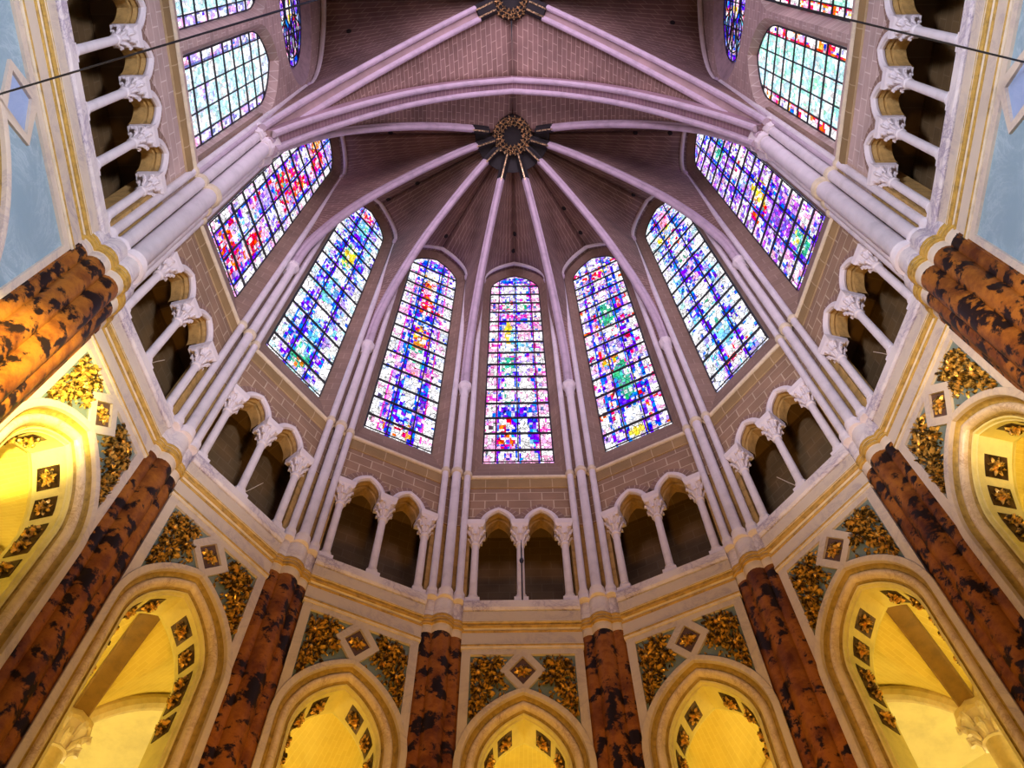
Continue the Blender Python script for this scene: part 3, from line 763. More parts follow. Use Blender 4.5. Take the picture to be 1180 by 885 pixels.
    for i, uc in enumerate(mids):
        t = Thing('triforium_arch', 'small gallery arch, %s from the corner pier, %s straight bay' % (od[i + 1], sd), 'arch', a, (uc, SD + .04, TRZ), group='small arches of the straight bay gallery', yc=SC)
        tri_arch_parts(t, uc, SD + .04, .38, ('st', round(uc, 2)), .62)
    # wall rib
    t = Thing('wall_rib', 'wall rib of the straight bay around lancets and rose, %s side' % sd, 'rib', a, (0, SD, 36.6), group='wall ribs of the straight bays', yc=SC)
    t.part('arch', shared('sform', lambda: MB().tube([(u, SD - .10, z) for u, z in arc_pts(2.57, 36.6, 3.88, 18)], .10, 10), 'arch', t.base), 'white')
    for s in (-1, 1):
        t.part('capital', shared(('sformc', s), lambda: MB().lathe(s * 2.6, SD - .04, [(.07, 36.2), (.09, 36.24), (.07, 36.3), (.09, 36.42), (.14, 36.54), (.15, 36.66), (.07, 36.67)], 8), 'capital', t.base, 30), 'rib')
        t.part('shaft', shared(('sformsh', s), lambda: MB().lathe(s * 2.6, SD - .04, [(.07, 23.1), (.07, 36.3)], 10), 'shaft', t.base), 'rib')
    # windows
    wn = 8 if sx < 0 else 11
    def lhalf(z):
        R = (LHW ** 2 + LR ** 2) / (2 * LHW)
        return LHW if z <= LSP else max(0, sqrt(max(0, R * R - (z - LSP) ** 2)) - (R - LHW))
    lt = LSP + LR
    for q, u0 in enumerate((near * LU, -near * LU)):
        pos = 'nearer the apse' if q == 0 else 'cut by the top edge of the picture'
        t = Thing('window_%d' % (wn + q), 'pale aqua grisaille lancet window %s, %s side' % (pos, sd), 'window', a, (u0, GD, LZ0), kind='structure', yc=SC)
        bc = 'lknpl' if sx < 0 else 'rpoww'
        spec = dict(border=bc, bw=.2, strip='k' if sx < 0 else 'r', field='aaanwaaw' if sx < 0 else 'atatwaw', blobs=[])
        if sx < 0: spec['blobs'] = [(.05, .3, -.3, .3, 'aln')]
        pc = lancet_painter(spec, LZ0, lt, LHW, 300 + q + 10 * wn)
        glass_part(t, glass_grid(lhalf, LZ0, lt, GD, pc, .05, .1, u0), 'grisaille')
        mb = MB()
        for u in (-.74, -.27, .27, .74):
            zt = LSP
            while lhalf(zt) > abs(u) + .02: zt += .05
            mb.box(u0 + u - .015, u0 + u + .015, GD - .05, GD - .012, LZ0, zt)
        for i in range(1, 9):
            z = LZ0 + (lt - LZ0) * (i - .2) / 9; h = lhalf(z); mb.box(u0 - h, u0 + h, GD - .05, GD - .012, z - .022, z + .022)
        mb.tube([(u0 + u, GD - .03, z) for u, z in [(-LHW, LZ0)] + arc_pts(LHW, LSP, LR, 12) + [(LHW, LZ0), (-LHW, LZ0)]], .022, 5)
        t.part('armature', mb, 'iron')
    t = Thing('window_%d' % (wn + 2), 'round blue and red rose window above the lancets, %s side' % sd, 'window', a, (0, GD, RZ), kind='structure', yc=SC)
    rs = random.Random(77 + sx)
    def rosecol(u, z):
        x, y = u, z - RZ; r = sqrt(x * x + y * y) / RRI; th = math.atan2(y, x) % (PI / 4)
        q = hsh(int((u + 4) / .12), int(z / .14), 50 + sx)
        if r < .28: c = q.choice('wpyw')
        elif r < .38: c = 'b'
        elif r < .80: c = q.choice('wwrpc') if .2 < th < .58 else q.choice('bbl' if sx > 0 else 'blv')
        elif r < .9: c = q.choice('rwp') if th < .4 else q.choice('wnc')
        else: c = q.choice('blb')
        k_ = .8 + .4 * q.random()
        return tuple(v * k_ for v in COL[c])
    glass_part(t, glass_grid(lambda z: sqrt(max(0, RRI ** 2 - (z - RZ) ** 2)), RZ - RRI, RZ + RRI, GD, rosecol, .07, .08), 'glass')
    mb = MB()
    for i in range(8):
        th = 2 * PI * (i + .5) / 8
        mb.tube([(.3 * RRI * cos(th), GD - .03, RZ + .3 * RRI * sin(th)), (RRI * cos(th), GD - .03, RZ + RRI * sin(th))], .025, 5)
        cx_, cz_ = .6 * RRI * cos(th + PI / 8), .6 * RRI * sin(th + PI / 8)
        mb.tube([(cx_ + .33 * cos(2 * PI * j / 16), GD - .03, RZ + cz_ + .33 * sin(2 * PI * j / 16)) for j in range(17)], .02, 5)
    for rr_ in (.3, .85, 1.0):
        mb.tube([(rr_ * RRI * cos(2 * PI * j / 32), GD - .03, RZ + rr_ * RRI * sin(2 * PI * j / 32)) for j in range(33)], .024, 5)
    for u in (-.8, 0, .8):
        h = sqrt(RRI ** 2 - u * u); mb.box(u - .015, u + .015, GD - .06, GD - .02, RZ - h, RZ + h); mb.box(-h, h, GD - .06, GD - .02, RZ + u - .015, RZ + u + .015)
    t.part('armature', mb, 'iron')

# ------------------------------------------------------------------ PIERS
def lobes_mesh(lobes, prof, n=18):
    mb = MB()
    for (u, d, r) in lobes:
        mb.lathe(u, d, [(r + dr, z) for dr, z in prof], n)
    return mb
CAPPROF = [(.0, 16.82), (.012, 16.84), (.012, 17.02), (.0, 17.03)]
CAPGOLD = [(.008, 17.02), (.028, 17.05), (.03, 17.09), (.018, 17.12), (.04, 17.15), (.045, 17.2), (.028, 17.23), (.05, 17.26), (.05, 17.3), (.02, 17.32)]
CAPTOP = [(.02, 17.31), (.03, 17.35), (.03, 17.52), (.018, 17.58), (.018, 17.8), (.0, 17.86), (-.02, 17.88)]
def pier(name, label, a, base, lobes, core, shafts, capz, capw, group, rp):
    t = Thing(name, label, 'pier', a, (base[0], base[1], 0), group=group)
    (x0, x1, d0, d1) = core
    t.part('pedestal', lobes_mesh(lobes, [(.10, 0), (.10, .5), (.07, .55), (.09, .62), (.05, .7), (.06, .78), (.0, .85)]).box(x0 - .05, x1 + .05, d0 + .02, d1, 0, .7), 'marble2')
    t.part('marble_pilaster', lobes_mesh(lobes, [(0, .8), (0, 16.83)], 22).box(x0, x1, d0 + .06, d1, .6, 16.83), 'red', label=rp)
    cp = t.part('capital', lobes_mesh(lobes, CAPPROF).box(x0, x1, d0 + .06, d1, 16.82, 17.03), 'marble2')
    t.part('ring_molding', lobes_mesh(lobes, CAPGOLD).box(x0, x1, d0 + .05, d1, 17.03, 17.31), 'cream', parent=cp)
    for zl in (17.07, 17.17, 17.27):
        t.part('gilded_line', lobes_mesh(lobes, [(.02, zl - .035), (.05, zl - .03), (.058, zl - .01), (.058, zl + .012), (.05, zl + .03), (.02, zl + .035)]), 'gilt', parent=cp)
    t.part('impost', lobes_mesh(lobes, CAPTOP).box(x0 + .02, x1 - .02, d0 + .06, d1, 17.31, 17.87), 'marble', parent=cp)
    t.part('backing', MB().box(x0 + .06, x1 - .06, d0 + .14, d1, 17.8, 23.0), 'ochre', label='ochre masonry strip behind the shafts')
    t.part('upper_backing', MB().box(x0 + .06, x1 - .06, d0 + .14, d1, 23.0, capz + 1.0), 'splay', label='brown masonry behind the upper shafts')
    for (u, d, r, ztop) in shafts:
        s = t.part('shaft', MB().lathe(u, d, [(r * 1.55, 17.86), (r * 1.6, 17.98), (r * 1.3, 18.02), (r * 1.4, 18.1), (r * 1.45, 18.14), (r * 1.1, 18.24), (r, 18.28), (r, ztop)], 18), 'white')
        t.part('annulet', MB().lathe(u, d, [(r, 22.98), (r * 1.25, 23.0), (r * 1.42, 23.06), (r * 1.42, 23.12), (r * 1.2, 23.17), (r, 23.19)], 16), 'cream', parent=s)
    # capital under the vault ribs
    cx_, cd_ = capw[0], capw[1]
    pr = [(capw[2] * q, capz + z) for q, z in ((.62, -.62), (.72, -.58), (.62, -.52), (.70, -.36), (.92, -.16), (1.0, -.10), (1.05, -.09), (1.05, .04), (1.0, .08))]
    rc = t.part('rib_capital', MB().lathe(cx_, cd_, pr, 8), 'white')
    if len(capw) > 3:
        for (u2, d2, r2) in capw[3]:
            rc2 = t.part('rib_capital', MB().lathe(u2, d2, [(r2 * q / capw[2], z) for q, z in pr], 8), 'white')
    return t
for i in range(-3, 3):
    a = (i + .5) * TH; n = int(abs(i + .5) + .5)
    sd = 'left' if i < 0 else 'right'
    lob = [(0, 7.21, .225), (-.28, 7.29, .20), (.28, 7.29, .20), (-.43, 7.42, .16), (.43, 7.42, .16)]
    sh = [(0, 7.07, .112, 28.0), (-.285, 7.085, .082, 38.1), (.285, 7.085, .082, 38.1)]
    pier('clustered_pier', 'clustered pier with dark red marble pilaster, %s %s of the central window' % (ORD[n], sd), a, (0, 7.2), lob, (-.5, .5, 7.22, 7.7), sh, 28.35, (0, 7.13, .21), 'clustered piers of the apse', 'dark red and black marble pilaster')
for sx in (-1, 1):
    a = sx * PI / 2; q = -sx        # q: sign of u that points to the apse
    u0 = q * -.30                    # the cluster stands a little west of the chord
    def U(x): return u0 + q * x
    lob = [(U(0), 6.84, .23), (U(-.33), 6.98, .22), (U(.33), 6.98, .22), (U(-.58), 7.22, .22), (U(.58), 7.22, .22)]
    xs = sorted((U(-.75), U(.75)))
    sh = [(U(0.02), 6.86, .20, 28.3), (U(-.30), 7.00, .13, 28.3), (U(-.54), 7.12, .09, 36.2), (U(.32), 7.0, .12, 28.3), (U(.56), 7.1, .085, 38.0)]
    col = 'bright orange and black marble' if sx < 0 else 'orange brown and black marble'
    pier('clustered_pier', 'big corner pier of %s at the %s edge of the picture' % (col, SIDE[sx]), a, (u0, 6.9), lob, (xs[0], xs[1], 7.0, 7.9), sh, 28.9, (U(0.02), 6.88, .40, [(U(-.3), 7.02, .30), (U(.32), 7.02, .28)]), 'corner piers of the apse', col)

# ------------------------------------------------------------------ VAULT
K = Vector((KX, KY, KZ)); K2 = Vector((KX, K2Y, KZ))
RIBC = {
    0: [(0, 28.4), (.02, 30.5), (.30, 32.6), (.8, 34.6), (1.5, 36.3), (2.4, 37.8), (3.4, 39.0), (4.4, 39.75), (5.5, 40.05)],
    1: [(0, 28.4), (.02, 30.5), (.28, 32.2), (.75, 34.0), (1.45, 35.9), (2.3, 37.3), (3.4, 38.7), (4.5, 39.6), (5.75, 40.05)],
    2: [(0, 28.4), (.05, 30.3), (.35, 32.0), (.75, 33.5), (1.5, 35.3), (3.0, 37.6), (4.6, 39.3), (6.3, 40.05)],
    3: [(0, 28.7), (.25, 30.0), (.7, 31.8), (1.4, 33.7), (2.5, 35.8), (3.9, 37.8), (5.3, 39.15), (6.9, 40.05)],
}
NR = 40
def rib_path(P, Kp, ctrl):
    d = Vector((Kp.x - P[0], Kp.y - P[1], 0)); L = d.length; d.normalize()
    f = L / ctrl[-1][0]
    c = smooth_curve(ctrl, NR)
    return [Vector((P[0] + d.x * r * f, P[1] + d.y * r * f, z - 40.05 + Kp.z)) for r, z in c], d
def roll_prof(r, w, n=8, top=.14):
    """a rib section: side fillets and a hanging roll, y up"""
    return [(w, top), (w, .02), (r * .95, -.02)] + [(r * cos(PI * i / n), -.05 - r * sin(PI * i / n)) for i in range(n + 1)] + [(-r * .95, -.02), (-w, .02), (-w, top)]
def two_roll(r, s, w):
    p = [(w, .14), (w, 0)]
    p += [(s + r * cos(PI * i / 8), -r * sin(PI * i / 8)) for i in range(9)]
    p += [(s - r - .01, .03), (-s + r + .01, .03)]
    p += [(-s + r * cos(PI * i / 8), -r * sin(PI * i / 8)) for i in range(9)]
    return p + [(-w, 0), (-w, .14)]
def normal_of(d): return Vector((0, 0, 1)).cross(d)      # horizontal normal such that normal x tangent points up-inward
RIBS = {}; BACK = {}
def offset_up(path, nrm, h):
    out = []
    for i, p in enumerate(path):
        t = (path[min(len(path) - 1, i + 1)] - path[max(0, i - 1)]).normalized()
        out.append(p + nrm.cross(t) * h)
    return out
def rib_thing(key, P, Kp, ctrl, label, group, double=False):
    path, d = rib_path(P, Kp, ctrl); RIBS[key] = list(path)
    path = [p for p in path if (p - Kp).to_2d().length > .66]; NP = len(path)
    base = tuple(path[0]); t = Thing('vault_rib', label, 'rib', 0, base, group=group)
    nrm = Vector((d.y, -d.x, 0))
    # up = nrm x tangent must point to the web side (upwards)
    if nrm.cross(d).z < 0: nrm = -nrm
    BACK[key] = offset_up(RIBS[key], nrm, .15)
    cut = NP
    while (path[cut - 1] - Kp).length < 1.45: cut -= 1
    if not double:
        t.part('rib', MB().sweep(path[:cut], roll_prof(.098, .14), nrm), 'rib')
        t.part('painted_end', MB().sweep(path[cut - 1:], roll_prof(.10, .16), nrm), 'black', label='black painted end of the rib')
        o = path[cut - 1:]
        t.part('gilded_fillet', MB().tube([p + Vector((0, 0, -.16)) for p in o], .035, 6), 'boss', label='gilded line under the painted end')
    else:
        t.part('groove', MB().sweep(path[:cut], [(.3, .16), (.3, .0), (.22, .02), (-.22, .02), (-.3, .0), (-.3, .16)], nrm), 'ochre' if False else 'band')
        for s in (-1, 1):
            t.part('roll_molding', MB().tube([p + nrm * s * .2 + Vector((0, 0, -.02)) for p in path[:cut]], .105, 10), 'rib')
        t.part('painted_end', MB().sweep(path[cut - 1:], [(.3, .16), (.3, 0), (.2, -.1), (-.2, -.1), (-.3, 0), (-.3, .16)], nrm), 'black', label='black painted end of the rib')
        for s in (-1, 1):
            t.part('gilded_fillet', MB().tube([p + nrm * s * .14 + Vector((0, 0, -.11)) for p in path[cut - 1:]], .035, 6), 'boss')
    return path
for i in range(-3, 3):
    a = (i + .5) * TH; n = int(abs(i + .5) + .5)
    rib_thing(i + .5, (7.10 * sin(a), 7.10 * cos(a)), K, RIBC[n - 1], 'slender vault rib rising from the pier %s %s of the central window' % (ORD[n], 'left' if i < 0 else 'right'), 'ribs of the apse vault')
for sx in (-1, 1):
    rib_thing(sx * 3.5, (sx * 6.75, -.12), K, RIBC[3], 'nearly level vault rib from the %s corner pier to the apse boss' % SIDE[sx], 'ribs of the apse vault')
    rib_thing(('d', sx, 1), (sx * 6.78, -.62), K2, RIBC[3], 'double roll diagonal rib from the %s corner pier, straight bay' % SIDE[sx], 'diagonal ribs of the straight bay', True)
    rib_thing(('d', sx, -1), (sx * 6.78, -6.2), K2, RIBC[3], 'double roll diagonal rib going up to the western boss, %s side beyond the top edge' % SIDE[sx], 'diagonal ribs of the straight bay', True)
# transverse arch
TY = -.42
half_t = smooth_curve([(6.6, 28.6), (6.15, 30.2), (5.5, 32.0), (4.5, 34.3), (3.3, 36.35), (1.7, 38.05), (0, 39.0)], 30)
tpath = [Vector((-x, TY, z)) for x, z in half_t] + [Vector((x, TY, z)) for x, z in reversed(half_t[:-1])]
t = Thing('transverse_arch', 'wide pointed arch with two roll moldings crossing the vault before the apse', 'arch', 0, tuple(tpath[0]))
nn = Vector((0, 1, 0))
if nn.cross(Vector((1, 0, 0))).z < 0: nn = -nn
t.part('band', MB().sweep(tpath, [(.30, .45), (.30, .0), (.16, .03), (-.16, .03), (-.30, .0), (-.30, .45)], nn, True, True), 'band')
for s in (-1, 1):
    t.part('roll_molding', MB().tube([p + Vector((0, s * .20, 0)) for p in tpath], .10, 10), 'rib')

# vault cells
def cell(mb, A, B, sag=.12, nv=8):
    """masonry surface between two curves of equal sample count; courses run from A to B"""
    rows = []; uvs = []; Ls = lens([((a + b) / 2) for a, b in zip(A, B)])
    for j, (p, q) in enumerate(zip(A, B)):
        w = (q - p).length
        rows.append([p.lerp(q, v / nv) + Vector((0, 0, sag * sin(PI * v / nv) * min(1, w / 2))) for v in range(nv + 1)])
        uvs.append([(w * (v / nv) , Ls[j]) for v in range(nv + 1)])
    mb.loft(rows, False, uvs)
UPV = Vector((0, 0, .10))
def matched(rib, arc, zs, n=NR):
    """points on a wall-arch half (vertical leg, then arc to the apex) matched to the rib's heights"""
    idx = next(i for i, p in enumerate(rib) if p.z >= zs)
    La = lens(arc); Lr = lens(rib); out = []
    for i, p in enumerate(rib):
        if i < idx: q = Vector((arc[0][0], arc[0][1], p.z))
        else:
            f = (Lr[i] - Lr[idx]) / (Lr[-1] - Lr[idx]); q = Vector(at_len(arc, La, La[-1] * f))
        out.append(q)
    return out
tback = offset_up(tpath, nn, .42)
ceil_a = Thing('ceiling_apse', 'brown masonry vault cells fanning out over the apse', 'vault', 0, (0, 1.5, 28.0), kind='structure')
for k in range(-3, 4):
    a = k * TH; mb = MB()
    for s in (-1, 1):
        half_a = [(s * u if True else u, z) for u, z in arc_pts(FHW, FZ, FRISE, 14)[14:]]     # apex to right foot
        arc = [Vector(world(a, (u, Dw + .07, z))) for u, z in reversed(half_a)]
        rib = BACK[k + s * .5]
        cell(mb, rib, matched(rib, arc, FZ))
    ceil_a.part('vault_cell', mb, 'vault')
mb = MB()
for s in (-1, 1):
    ta = [Vector(p) for p in resample([tuple(q + Vector((0, .25, 0))) for q in (tback[:30] if s < 0 else tback[29:][::-1])], NR)]
    cell(mb, BACK[s * 3.5], ta)
ceil_a.part('vault_cell', mb, 'vault')
ceil_s = Thing('ceiling_straight_bay', 'brown masonry vault cells over the straight bay at the top of the picture', 'vault', 0, (0, SC, 28.0), kind='structure')
mb = MB(); mb3 = MB()
for s in (-1, 1):
    ta = [Vector(p) for p in resample([tuple(q + Vector((0, -.25, 0))) for q in (tback[:30] if s < 0 else tback[29:][::-1])], NR)]
    cell(mb, BACK[('d', s, 1)], ta)
    tb = [Vector((p.x, 2 * SC - p.y, p.z)) for p in ta]
    cell(mb3, BACK[('d', s, -1)], tb)
ceil_s.part('vault_cell', mb, 'vault'); ceil_s.part('vault_cell', mb3, 'vault')
for sx in (-1, 1):
    mb = MB(); a = sx * PI / 2
    for s in (-1, 1):
        ha = arc_pts(2.6, 36.6, 3.95, 18)[18:]
        arc = [Vector((sx * SD, SC + s * u, z)) for u, z in reversed(ha)]
        rib = BACK[('d', sx, s)]
        cell(mb, rib, matched(rib, arc, 36.6))
    ceil_s.part('vault_cell', mb, 'vault')
for o in bpy.data.objects:
    if o.name.startswith('vault_cell'):
        m_ = o.modifiers.new('thick', 'SOLIDIFY'); m_.thickness = .10; m_.offset = 0

# bosses
def boss(P, label):
    t = Thing('vault_boss', label, 'boss', 0, (P.x, P.y, P.z - .3))
    z = P.z - .26
    t.part('hub', MB().lathe(P.x, P.y, [(.05, z + .28), (.78, z + .28), (.80, z + .1), (.74, z - .02), (.60, z - .06), (.42, z - .02), (.36, z + .1), (.05, z + .14)], 28), 'black')
    mb = MB(); r = random.Random(9)
    for ring, (R, n, sz) in enumerate(((.68, 22, .085), (.55, 18, .09), (.42, 14, .075))):
        for i in range(n):
            th = 2 * PI * (i + .5 * ring) / n
            x, y = P.x + R * cos(th), P.y + R * sin(th); zz = z - .06 + .03 * (ring != 1)
            for q in range(4):
                b = th + q * PI / 2 + r.uniform(-.3, .3)
                mb.tube([(x, y, zz), (x + sz * .7 * cos(b), y + sz * .7 * sin(b), zz - .05), (x + sz * 1.15 * cos(b), y + sz * 1.15 * sin(b), zz - .01)], [.014, .032, .010], 5)
    t.part('gilded_wreath', mb, 'boss')
    if P.y > 0: t.part('black_surround', MB().lathe(P.x, P.y, [(.7, P.z - .06), (1.0, P.z - .17), (1.42, P.z - .33), (1.44, P.z - .29), (.7, P.z - .0)], 32), 'black')  # plain black cone around the hub
    return t
boss(K, 'gilded wreath boss where the eight apse ribs meet')
boss(K2, 'gilded wreath boss cut by the top edge of the picture')

# putlog holes left by the builders in the cells
HOLES = [(0, (-6.034, -2.333, 39.703), (-.094, -.747, -.659)), (0, (5.941, -2.49, 39.842), (.072, -.686, -.724)), (1, (-4.798, 1.479, 40.28), (-.008, .663, -.749)),
    (1, (4.791, 1.598, 40.323), (.017, -.633, -.774)), (1, (6.154, 1.63, 40.322), (-.002, -.564, -.825)), (1, (-3.852, 3.481, 40.318), (.28, .566, -.775)),
    (1, (4.829, 4.051, 40.363), (.262, -.487, -.833)), (1, (-5.059, 4.144, 40.352), (.265, .493, -.829)), (1, (-2.788, 5.662, 40.274), (.46, .3, -.836)),
    (1, (-.034, 6.344, 40.348), (.534, .001, -.846)), (1, (.02, 5.625, 40.346), (-.546, .024, -.837)), (1, (2.718, 5.584, 40.28), (-.458, .304, -.835)), (1, (2.031, 4.564, 40.274), (-.49, .369, -.79))]
for w_, p, n_ in HOLES:
    p = Vector(p); n_ = Vector(n_).normalized(); a_ = n_.cross(Vector((0, 0, 1))).normalized(); b_ = n_.cross(a_)
    mb = MB(); rows = []
    for r_, h in ((.02, .035), (.085, .03), (.10, .012), (.10, -.1)):
        rows.append([tuple(p + n_ * h + a_ * r_ * cos(2 * PI * i / 8 + .4) + b_ * r_ * sin(2 * PI * i / 8 + .4)) for i in range(8)])
    mb.loft(rows, True)
    mb.f.append(tuple(range(8)))
    (ceil_a if w_ else ceil_s).part('putlog_hole', mb, 'black', label='small dark putlog hole')

# ------------------------------------------------------------------ AMBULATORY behind the arcade
CAN = [math.radians(x) for x in (-99, -73.5, -48, -22.6, 22.6, 48, 73.5, 99)]
RO = 11.15
def amb_shape(ph, tt):
    best = None
    for c0, c1 in zip(CAN, CAN[1:]):
        if c0 <= ph <= c1 or (ph < CAN[0]) or (ph > CAN[-1]):
            w = .040 * (1 - tt); s0 = max(0, ph - c0 - w); s1 = max(0, c1 - ph - w); L = c1 - c0 - 2 * w
            s = min(1, max(0, s0 / L)); x = abs(2 * s - 1)
            return 1 - x ** 2.4
    return 0
am = Thing('ceiling_ambulatory', 'golden lit masonry vault of the ambulatory behind the arcade', 'vault', 0, (0, 9, 15), kind='structure')
mb = MB(); rows = []; uvs = []
NT = 12
for i in range(0, 189):
    ph = math.radians(-94 + i); kk = max(-3, min(3, round(ph / TH)))
    rin = 7.90 / cos(ph - kk * TH); row = []; ur = []
    for j in range(NT + 1):
        tt = j / NT; R = rin + (RO - rin) * tt
        zo = 15.2 + 2.0 * amb_shape(ph, tt)
        z = 15.12 + (zo - 15.12) * tt ** 1.3 + .22 * sin(PI * tt) * (.4 + .6 * amb_shape(ph, tt))
        row.append((R * sin(ph), R * cos(ph), z)); ur.append((R - 7, ph * 9.0))
    rows.append(row); uvs.append(ur)
mb.loft(rows, False, uvs)
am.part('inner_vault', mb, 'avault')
mb = MB(); rows = []; uvs = []
for i in range(0, 189):
    ph = math.radians(-94 + i); zo = 15.2 + 2.0 * amb_shape(ph, 1)
    rows.append([((RO + (3.2) * j / 6) * sin(ph), (RO + 3.2 * j / 6) * cos(ph), zo + (17.0 - zo) * (j / 6) ** .7 + .3 * sin(PI * j / 6)) for j in range(7)])
    uvs.append([(4 + 3.2 * j / 6, ph * 12) for j in range(7)])
mb.loft(rows, False, uvs)
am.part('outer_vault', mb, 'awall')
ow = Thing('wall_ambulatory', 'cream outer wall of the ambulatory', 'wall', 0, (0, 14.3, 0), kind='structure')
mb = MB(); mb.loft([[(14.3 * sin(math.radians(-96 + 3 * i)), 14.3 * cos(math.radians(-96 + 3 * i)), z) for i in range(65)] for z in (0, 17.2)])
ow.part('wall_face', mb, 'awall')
for n, c in enumerate(CAN[1:-1]):
    pos = {0: 'third left', 1: 'second left', 2: 'first left', 3: 'first right', 4: 'second right', 5: 'third right'}[n]
    x, y = RO * sin(c), RO * cos(c)
    t = Thing('ambulatory_column', 'pale column with leafy capital seen through the arch %s of centre' % pos, 'column', 0, (x, y, 0), group='columns of the ambulatory')
    t.part('base', MB().box(x - .35, x + .35, y - .35, y + .35, 0, .3).lathe(x, y, [(.34, .3), (.36, .4), (.27, .48), (.29, .58), (.22, .65)], 16), 'cream')
    t.part('shaft', MB().lathe(x, y, [(.2, .62), (.19, 14.45)], 18), 'cream')
    def capm():
        mb = MB().lathe(x, y, [(.19, 14.4), (.24, 14.42), (.2, 14.48), (.24, 14.7), (.36, 14.92), (.40, 14.96)], 16)
        for ring, (zz, rr_, m) in enumerate(((14.62, .22, 8), (14.85, .3, 8))):
            for i in range(m):
                th = 2 * PI * (i + .5 * ring) / m
                f = lambda r_, z_: (x + r_ * cos(th), y + r_ * sin(th), z_)
                mb.tube([f(rr_, zz - .15), f(rr_ + .06, zz), f(rr_ + .17, zz + .06), f(rr_ + .17, zz - .04)], [.03, .06, .06, .045], 6)
        return mb
    t.part('capital', capm(), 'white')
    t.part('abacus', MB().lathe(x, y, [(.42, 14.95), (.46, 14.98), (.46, 15.1), (.42, 15.16)], 8), 'cream')
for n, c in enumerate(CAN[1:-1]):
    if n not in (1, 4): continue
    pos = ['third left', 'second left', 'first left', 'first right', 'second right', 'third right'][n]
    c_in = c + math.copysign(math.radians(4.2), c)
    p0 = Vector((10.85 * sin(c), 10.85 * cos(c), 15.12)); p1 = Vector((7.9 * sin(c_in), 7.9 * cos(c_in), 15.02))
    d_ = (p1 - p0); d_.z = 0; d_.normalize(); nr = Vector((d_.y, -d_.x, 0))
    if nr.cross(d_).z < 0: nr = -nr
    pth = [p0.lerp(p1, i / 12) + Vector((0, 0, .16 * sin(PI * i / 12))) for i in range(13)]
    t = Thing('ambulatory_rib', 'flat vault rib painted shade-brown behind the arch %s of centre, rising from its column' % pos, 'rib', 0, tuple(p0), group='flat ribs of the ambulatory vault')
    t.part('band', MB().sweep(pth, [(.17, .3), (.17, .0), (.14, -.03), (-.14, -.03), (-.17, .0), (-.17, .3)], nr), 'aband')  # brown of this band stands for the shade lying on it
for n, (c0, c1) in enumerate(zip(CAN[1:-1], CAN[2:-1])):
    nm = ['third and second columns left', 'second and first columns left', 'first columns left and right', 'first and second columns right', 'second and third columns right'][n]
    t = Thing('ambulatory_arch', 'pale arch rib between the %s of centre in the ambulatory' % nm, 'arch', 0, (RO * sin((c0 + c1) / 2), RO * cos((c0 + c1) / 2), 15.16), group='arches of the ambulatory')
    pts = []
    for i in range(25):
        s = i / 24; ph = c0 + (c1 - c0) * s; zz = 15.1 + 1.85 * (1 - abs(2 * s - 1) ** 2.4)
        pts.append((RO * sin(ph), RO * cos(ph), zz))
    t.part('arch_rib', MB().tube(pts, .17, 10), 'cream')

for sx in (-1, 1):
    sd = SIDE[sx]
    t = Thing('wall_aisle_' + sd, 'cream outer wall of the aisle beside the straight bay', 'wall', sx * PI / 2, (0, 13.0, 0), kind='structure', yc=SC)
    t.part('wall_face', MB().box(-4.2, 4.4, 13.0, 13.2, 0, 17.4), 'awall')
    t.part('end_wall', MB().box(-sx * 4.2 - .1, -sx * 4.2 + .1, 7.9, 13.0, 0, 17.4), 'awall')
    t = Thing('ceiling_aisle_' + sd, 'golden masonry barrel vault of the aisle beside the straight bay', 'vault', sx * PI / 2, (0, 10, 15), kind='structure', yc=SC)
    mb = MB(); rows = []; uvs = []
    for i in range(17):
        f = i / 16; d_ = 7.9 + 5.1 * f
        rows.append([(u, d_, 15.4 + 1.7 * sin(PI * f)) for u in (-4.2, 4.2)]); uvs.append([(u, d_) for u in (-4.2, 4.2)])
    mb.loft(rows, False, uvs); t.part('aisle_vault', mb, 'avault')
# ------------------------------------------------------------------ wires
for k in (-3, -2, 2, 3):
    s = -1 if k > 0 else 1
    t = Thing('tie_wire', 'thin pale wire across the gallery ' + bayname(k), 'wire', k * TH, (s * .1, Dw + .1, ZF), group='wires in the gallery openings')
    t.part('strand', MB().tube([(s * .09, Dw + .02, 18.2), (s * .30, Dw + .25, 18.85), (s * .52, Dw + .4, 19.5)], .009, 5), 'cream')
t = Thing('iron_rod', 'slim dark iron rod with a knob in front of the middle colonette', 'rod', 0, (.02, Dw - .06, ZF))
t.part('rod', MB().lathe(.02, Dw - .06, [(.016, 17.9), (.016, 19.75), (.006, 20.1)], 8), 'iron')
t.part('knob', MB().lathe(.02, Dw - .06, [(.016, 19.2), (.04, 19.25), (.05, 19.3), (.035, 19.36), (.016, 19.4)], 10), 'iron')
t = Thing('cable', 'thin black cable running to the left wall across the gallery arches', 'cable', 0, (-7.05, -3.62, 15.2))
def wire(p0, p1, sag, r=.013, n=24):
    return [(p0[0] + (p1[0] - p0[0]) * i / n, p0[1] + (p1[1] - p0[1]) * i / n, p0[2] + (p1[2] - p0[2]) * i / n - sag * sin(PI * i / n)) for i in range(n + 1)]
t.part('strand', MB().tube(wire((-7.02, -3.62, 15.2), (0, -5.45, 14.6), .35), .014, 6), 'iron')
t = Thing('cable', 'thin black cable running to the right wall across the gallery arches', 'cable', 0, (7.02, -3.82, 15.7))
t.part('strand', MB().tube(wire((7.02, -3.82, 15.7), (0, -5.45, 14.6), .1), .014, 6), 'iron')

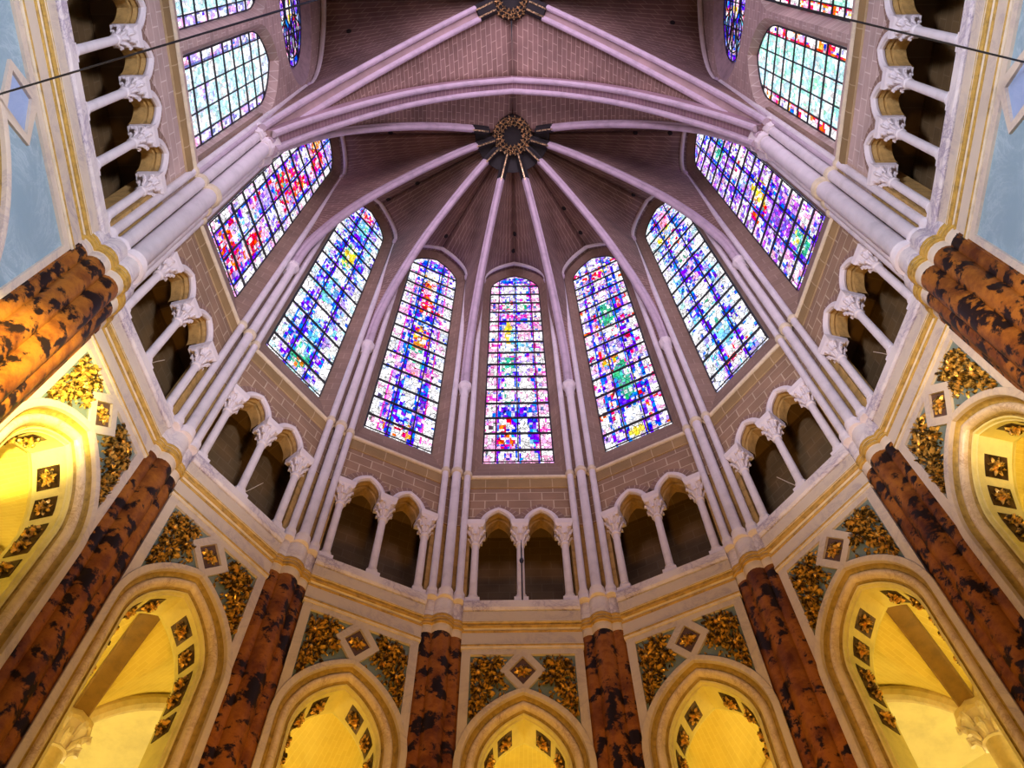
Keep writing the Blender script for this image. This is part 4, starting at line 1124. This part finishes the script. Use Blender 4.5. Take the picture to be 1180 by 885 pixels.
# ------------------------------------------------------------------ light
wd = bpy.data.worlds.new('nave_daylight'); bpy.context.scene.world = wd; wd.use_nodes = True
bg = wd.node_tree.nodes['Background']; bg.inputs[0].default_value = (.80, .72, 1.0, 1); bg.inputs[1].default_value = .07
def lamp(name, kind, loc, energy, color, target=None, **kw_):
    l = bpy.data.lights.new(name, kind); l.energy = energy; l.color = color
    for k_, v in kw_.items(): setattr(l, k_, v)
    o = bpy.data.objects.new(name, l); C.objects.link(o); o.location = loc
    if target is not None:
        o.rotation_euler = (Vector(target) - Vector(loc)).to_track_quat('-Z', 'Y').to_euler()
    return o
W = (1.0, .72, .34)
for sx in (-1, 1):
    lamp('aisle_lamp', 'POINT', (sx * 10.5, SC, 9.0), 220, (1.0, .78, .3), shadow_soft_size=.2)
    lamp('side_fill_spot', 'SPOT', (sx * 4.0, -9.5, 9.0), 10500, (.82, .82, 1.0), (-sx * 7.0, -1.6, 18.5), spot_size=.85, spot_blend=.8, shadow_soft_size=.8)  # added cool spots that brighten the side walls, no real source
for deg in (-80, -54, -28.5, -8, 8, 28.5, 54, 80):
    ph = math.radians(deg)
    lamp('ambulatory_lamp', 'POINT', (10.3 * sin(ph), 10.3 * cos(ph), 9.0), 120, (1.0, .68, .05), shadow_soft_size=.2)
for deg in (-73.5, -48, -22.6, 22.6, 48, 73.5):
    ph = math.radians(deg)
    lamp('ambulatory_lamp', 'POINT', (13.0 * sin(ph), 13.0 * cos(ph), 12.6), 200, (1.0, .77, .28), shadow_soft_size=.08)
lamp('pier_spot', 'SPOT', (-2.6, -4.0, 6.0), 36000, (1.0, .80, .20), (-6.6, -.36, 12.8), spot_size=.28, spot_blend=.5, shadow_soft_size=.15)
lamp('pier_spot', 'SPOT', (2.6, -4.0, 6.0), 4500, (1.0, .66, .2), (6.6, -.40, 12.8), spot_size=.33, spot_blend=.5, shadow_soft_size=.15)
lamp('choir_floodlight', 'SPOT', (0, -1.0, 3.0), 4600, (1.0, .50, .09), (0, 6.5, 17.0), spot_size=1.5, spot_blend=.8, shadow_soft_size=.5)

for sx in (-1, 1):
    lamp('nave_window_daylight', 'AREA', (sx * 6.0, -15.0, 27.0), 1000, (.94, .74, 1.0), (0, 2.0, 37.0), shape='RECTANGLE', size=6, size_y=12, spread=1.9)

# ------------------------------------------------------------------ camera
F_, PIT, YAW, ROL, CX, CY = 1120.0, 1.138, -.0017, .010, -.1295, -5.4988
A_ = Matrix(((cos(YAW), -sin(YAW), 0), (sin(YAW), cos(YAW), 0), (0, 0, 1)))
bx = Vector((1, 0, 0)) @ A_; bf = Vector((0, cos(PIT), sin(PIT))) @ A_; bu = Vector((0, -sin(PIT), cos(PIT))) @ A_
rx = bx * cos(ROL) - bu * sin(ROL); ru = bx * sin(ROL) + bu * cos(ROL)
cam = bpy.data.cameras.new('camera'); cam.sensor_width = 36; cam.lens = F_ * 36 / 1180; cam.clip_end = 200
co = bpy.data.objects.new('camera', cam); C.objects.link(co)
mw = Matrix((rx, ru, -bf)).transposed().to_4x4(); mw.translation = (CX, CY, 1.6)
co.matrix_world = mw
sc = bpy.context.scene; sc.camera = co
sc.view_settings.view_transform = 'Standard'; sc.view_settings.look = 'None'; sc.view_settings.gamma = 1; sc.view_settings.exposure = 0.0
sc.view_settings.use_curve_mapping = False
sc.cycles.use_denoising = True
sc.cycles.max_bounces = 8; sc.cycles.diffuse_bounces = 4; sc.cycles.sample_clamp_indirect = 6
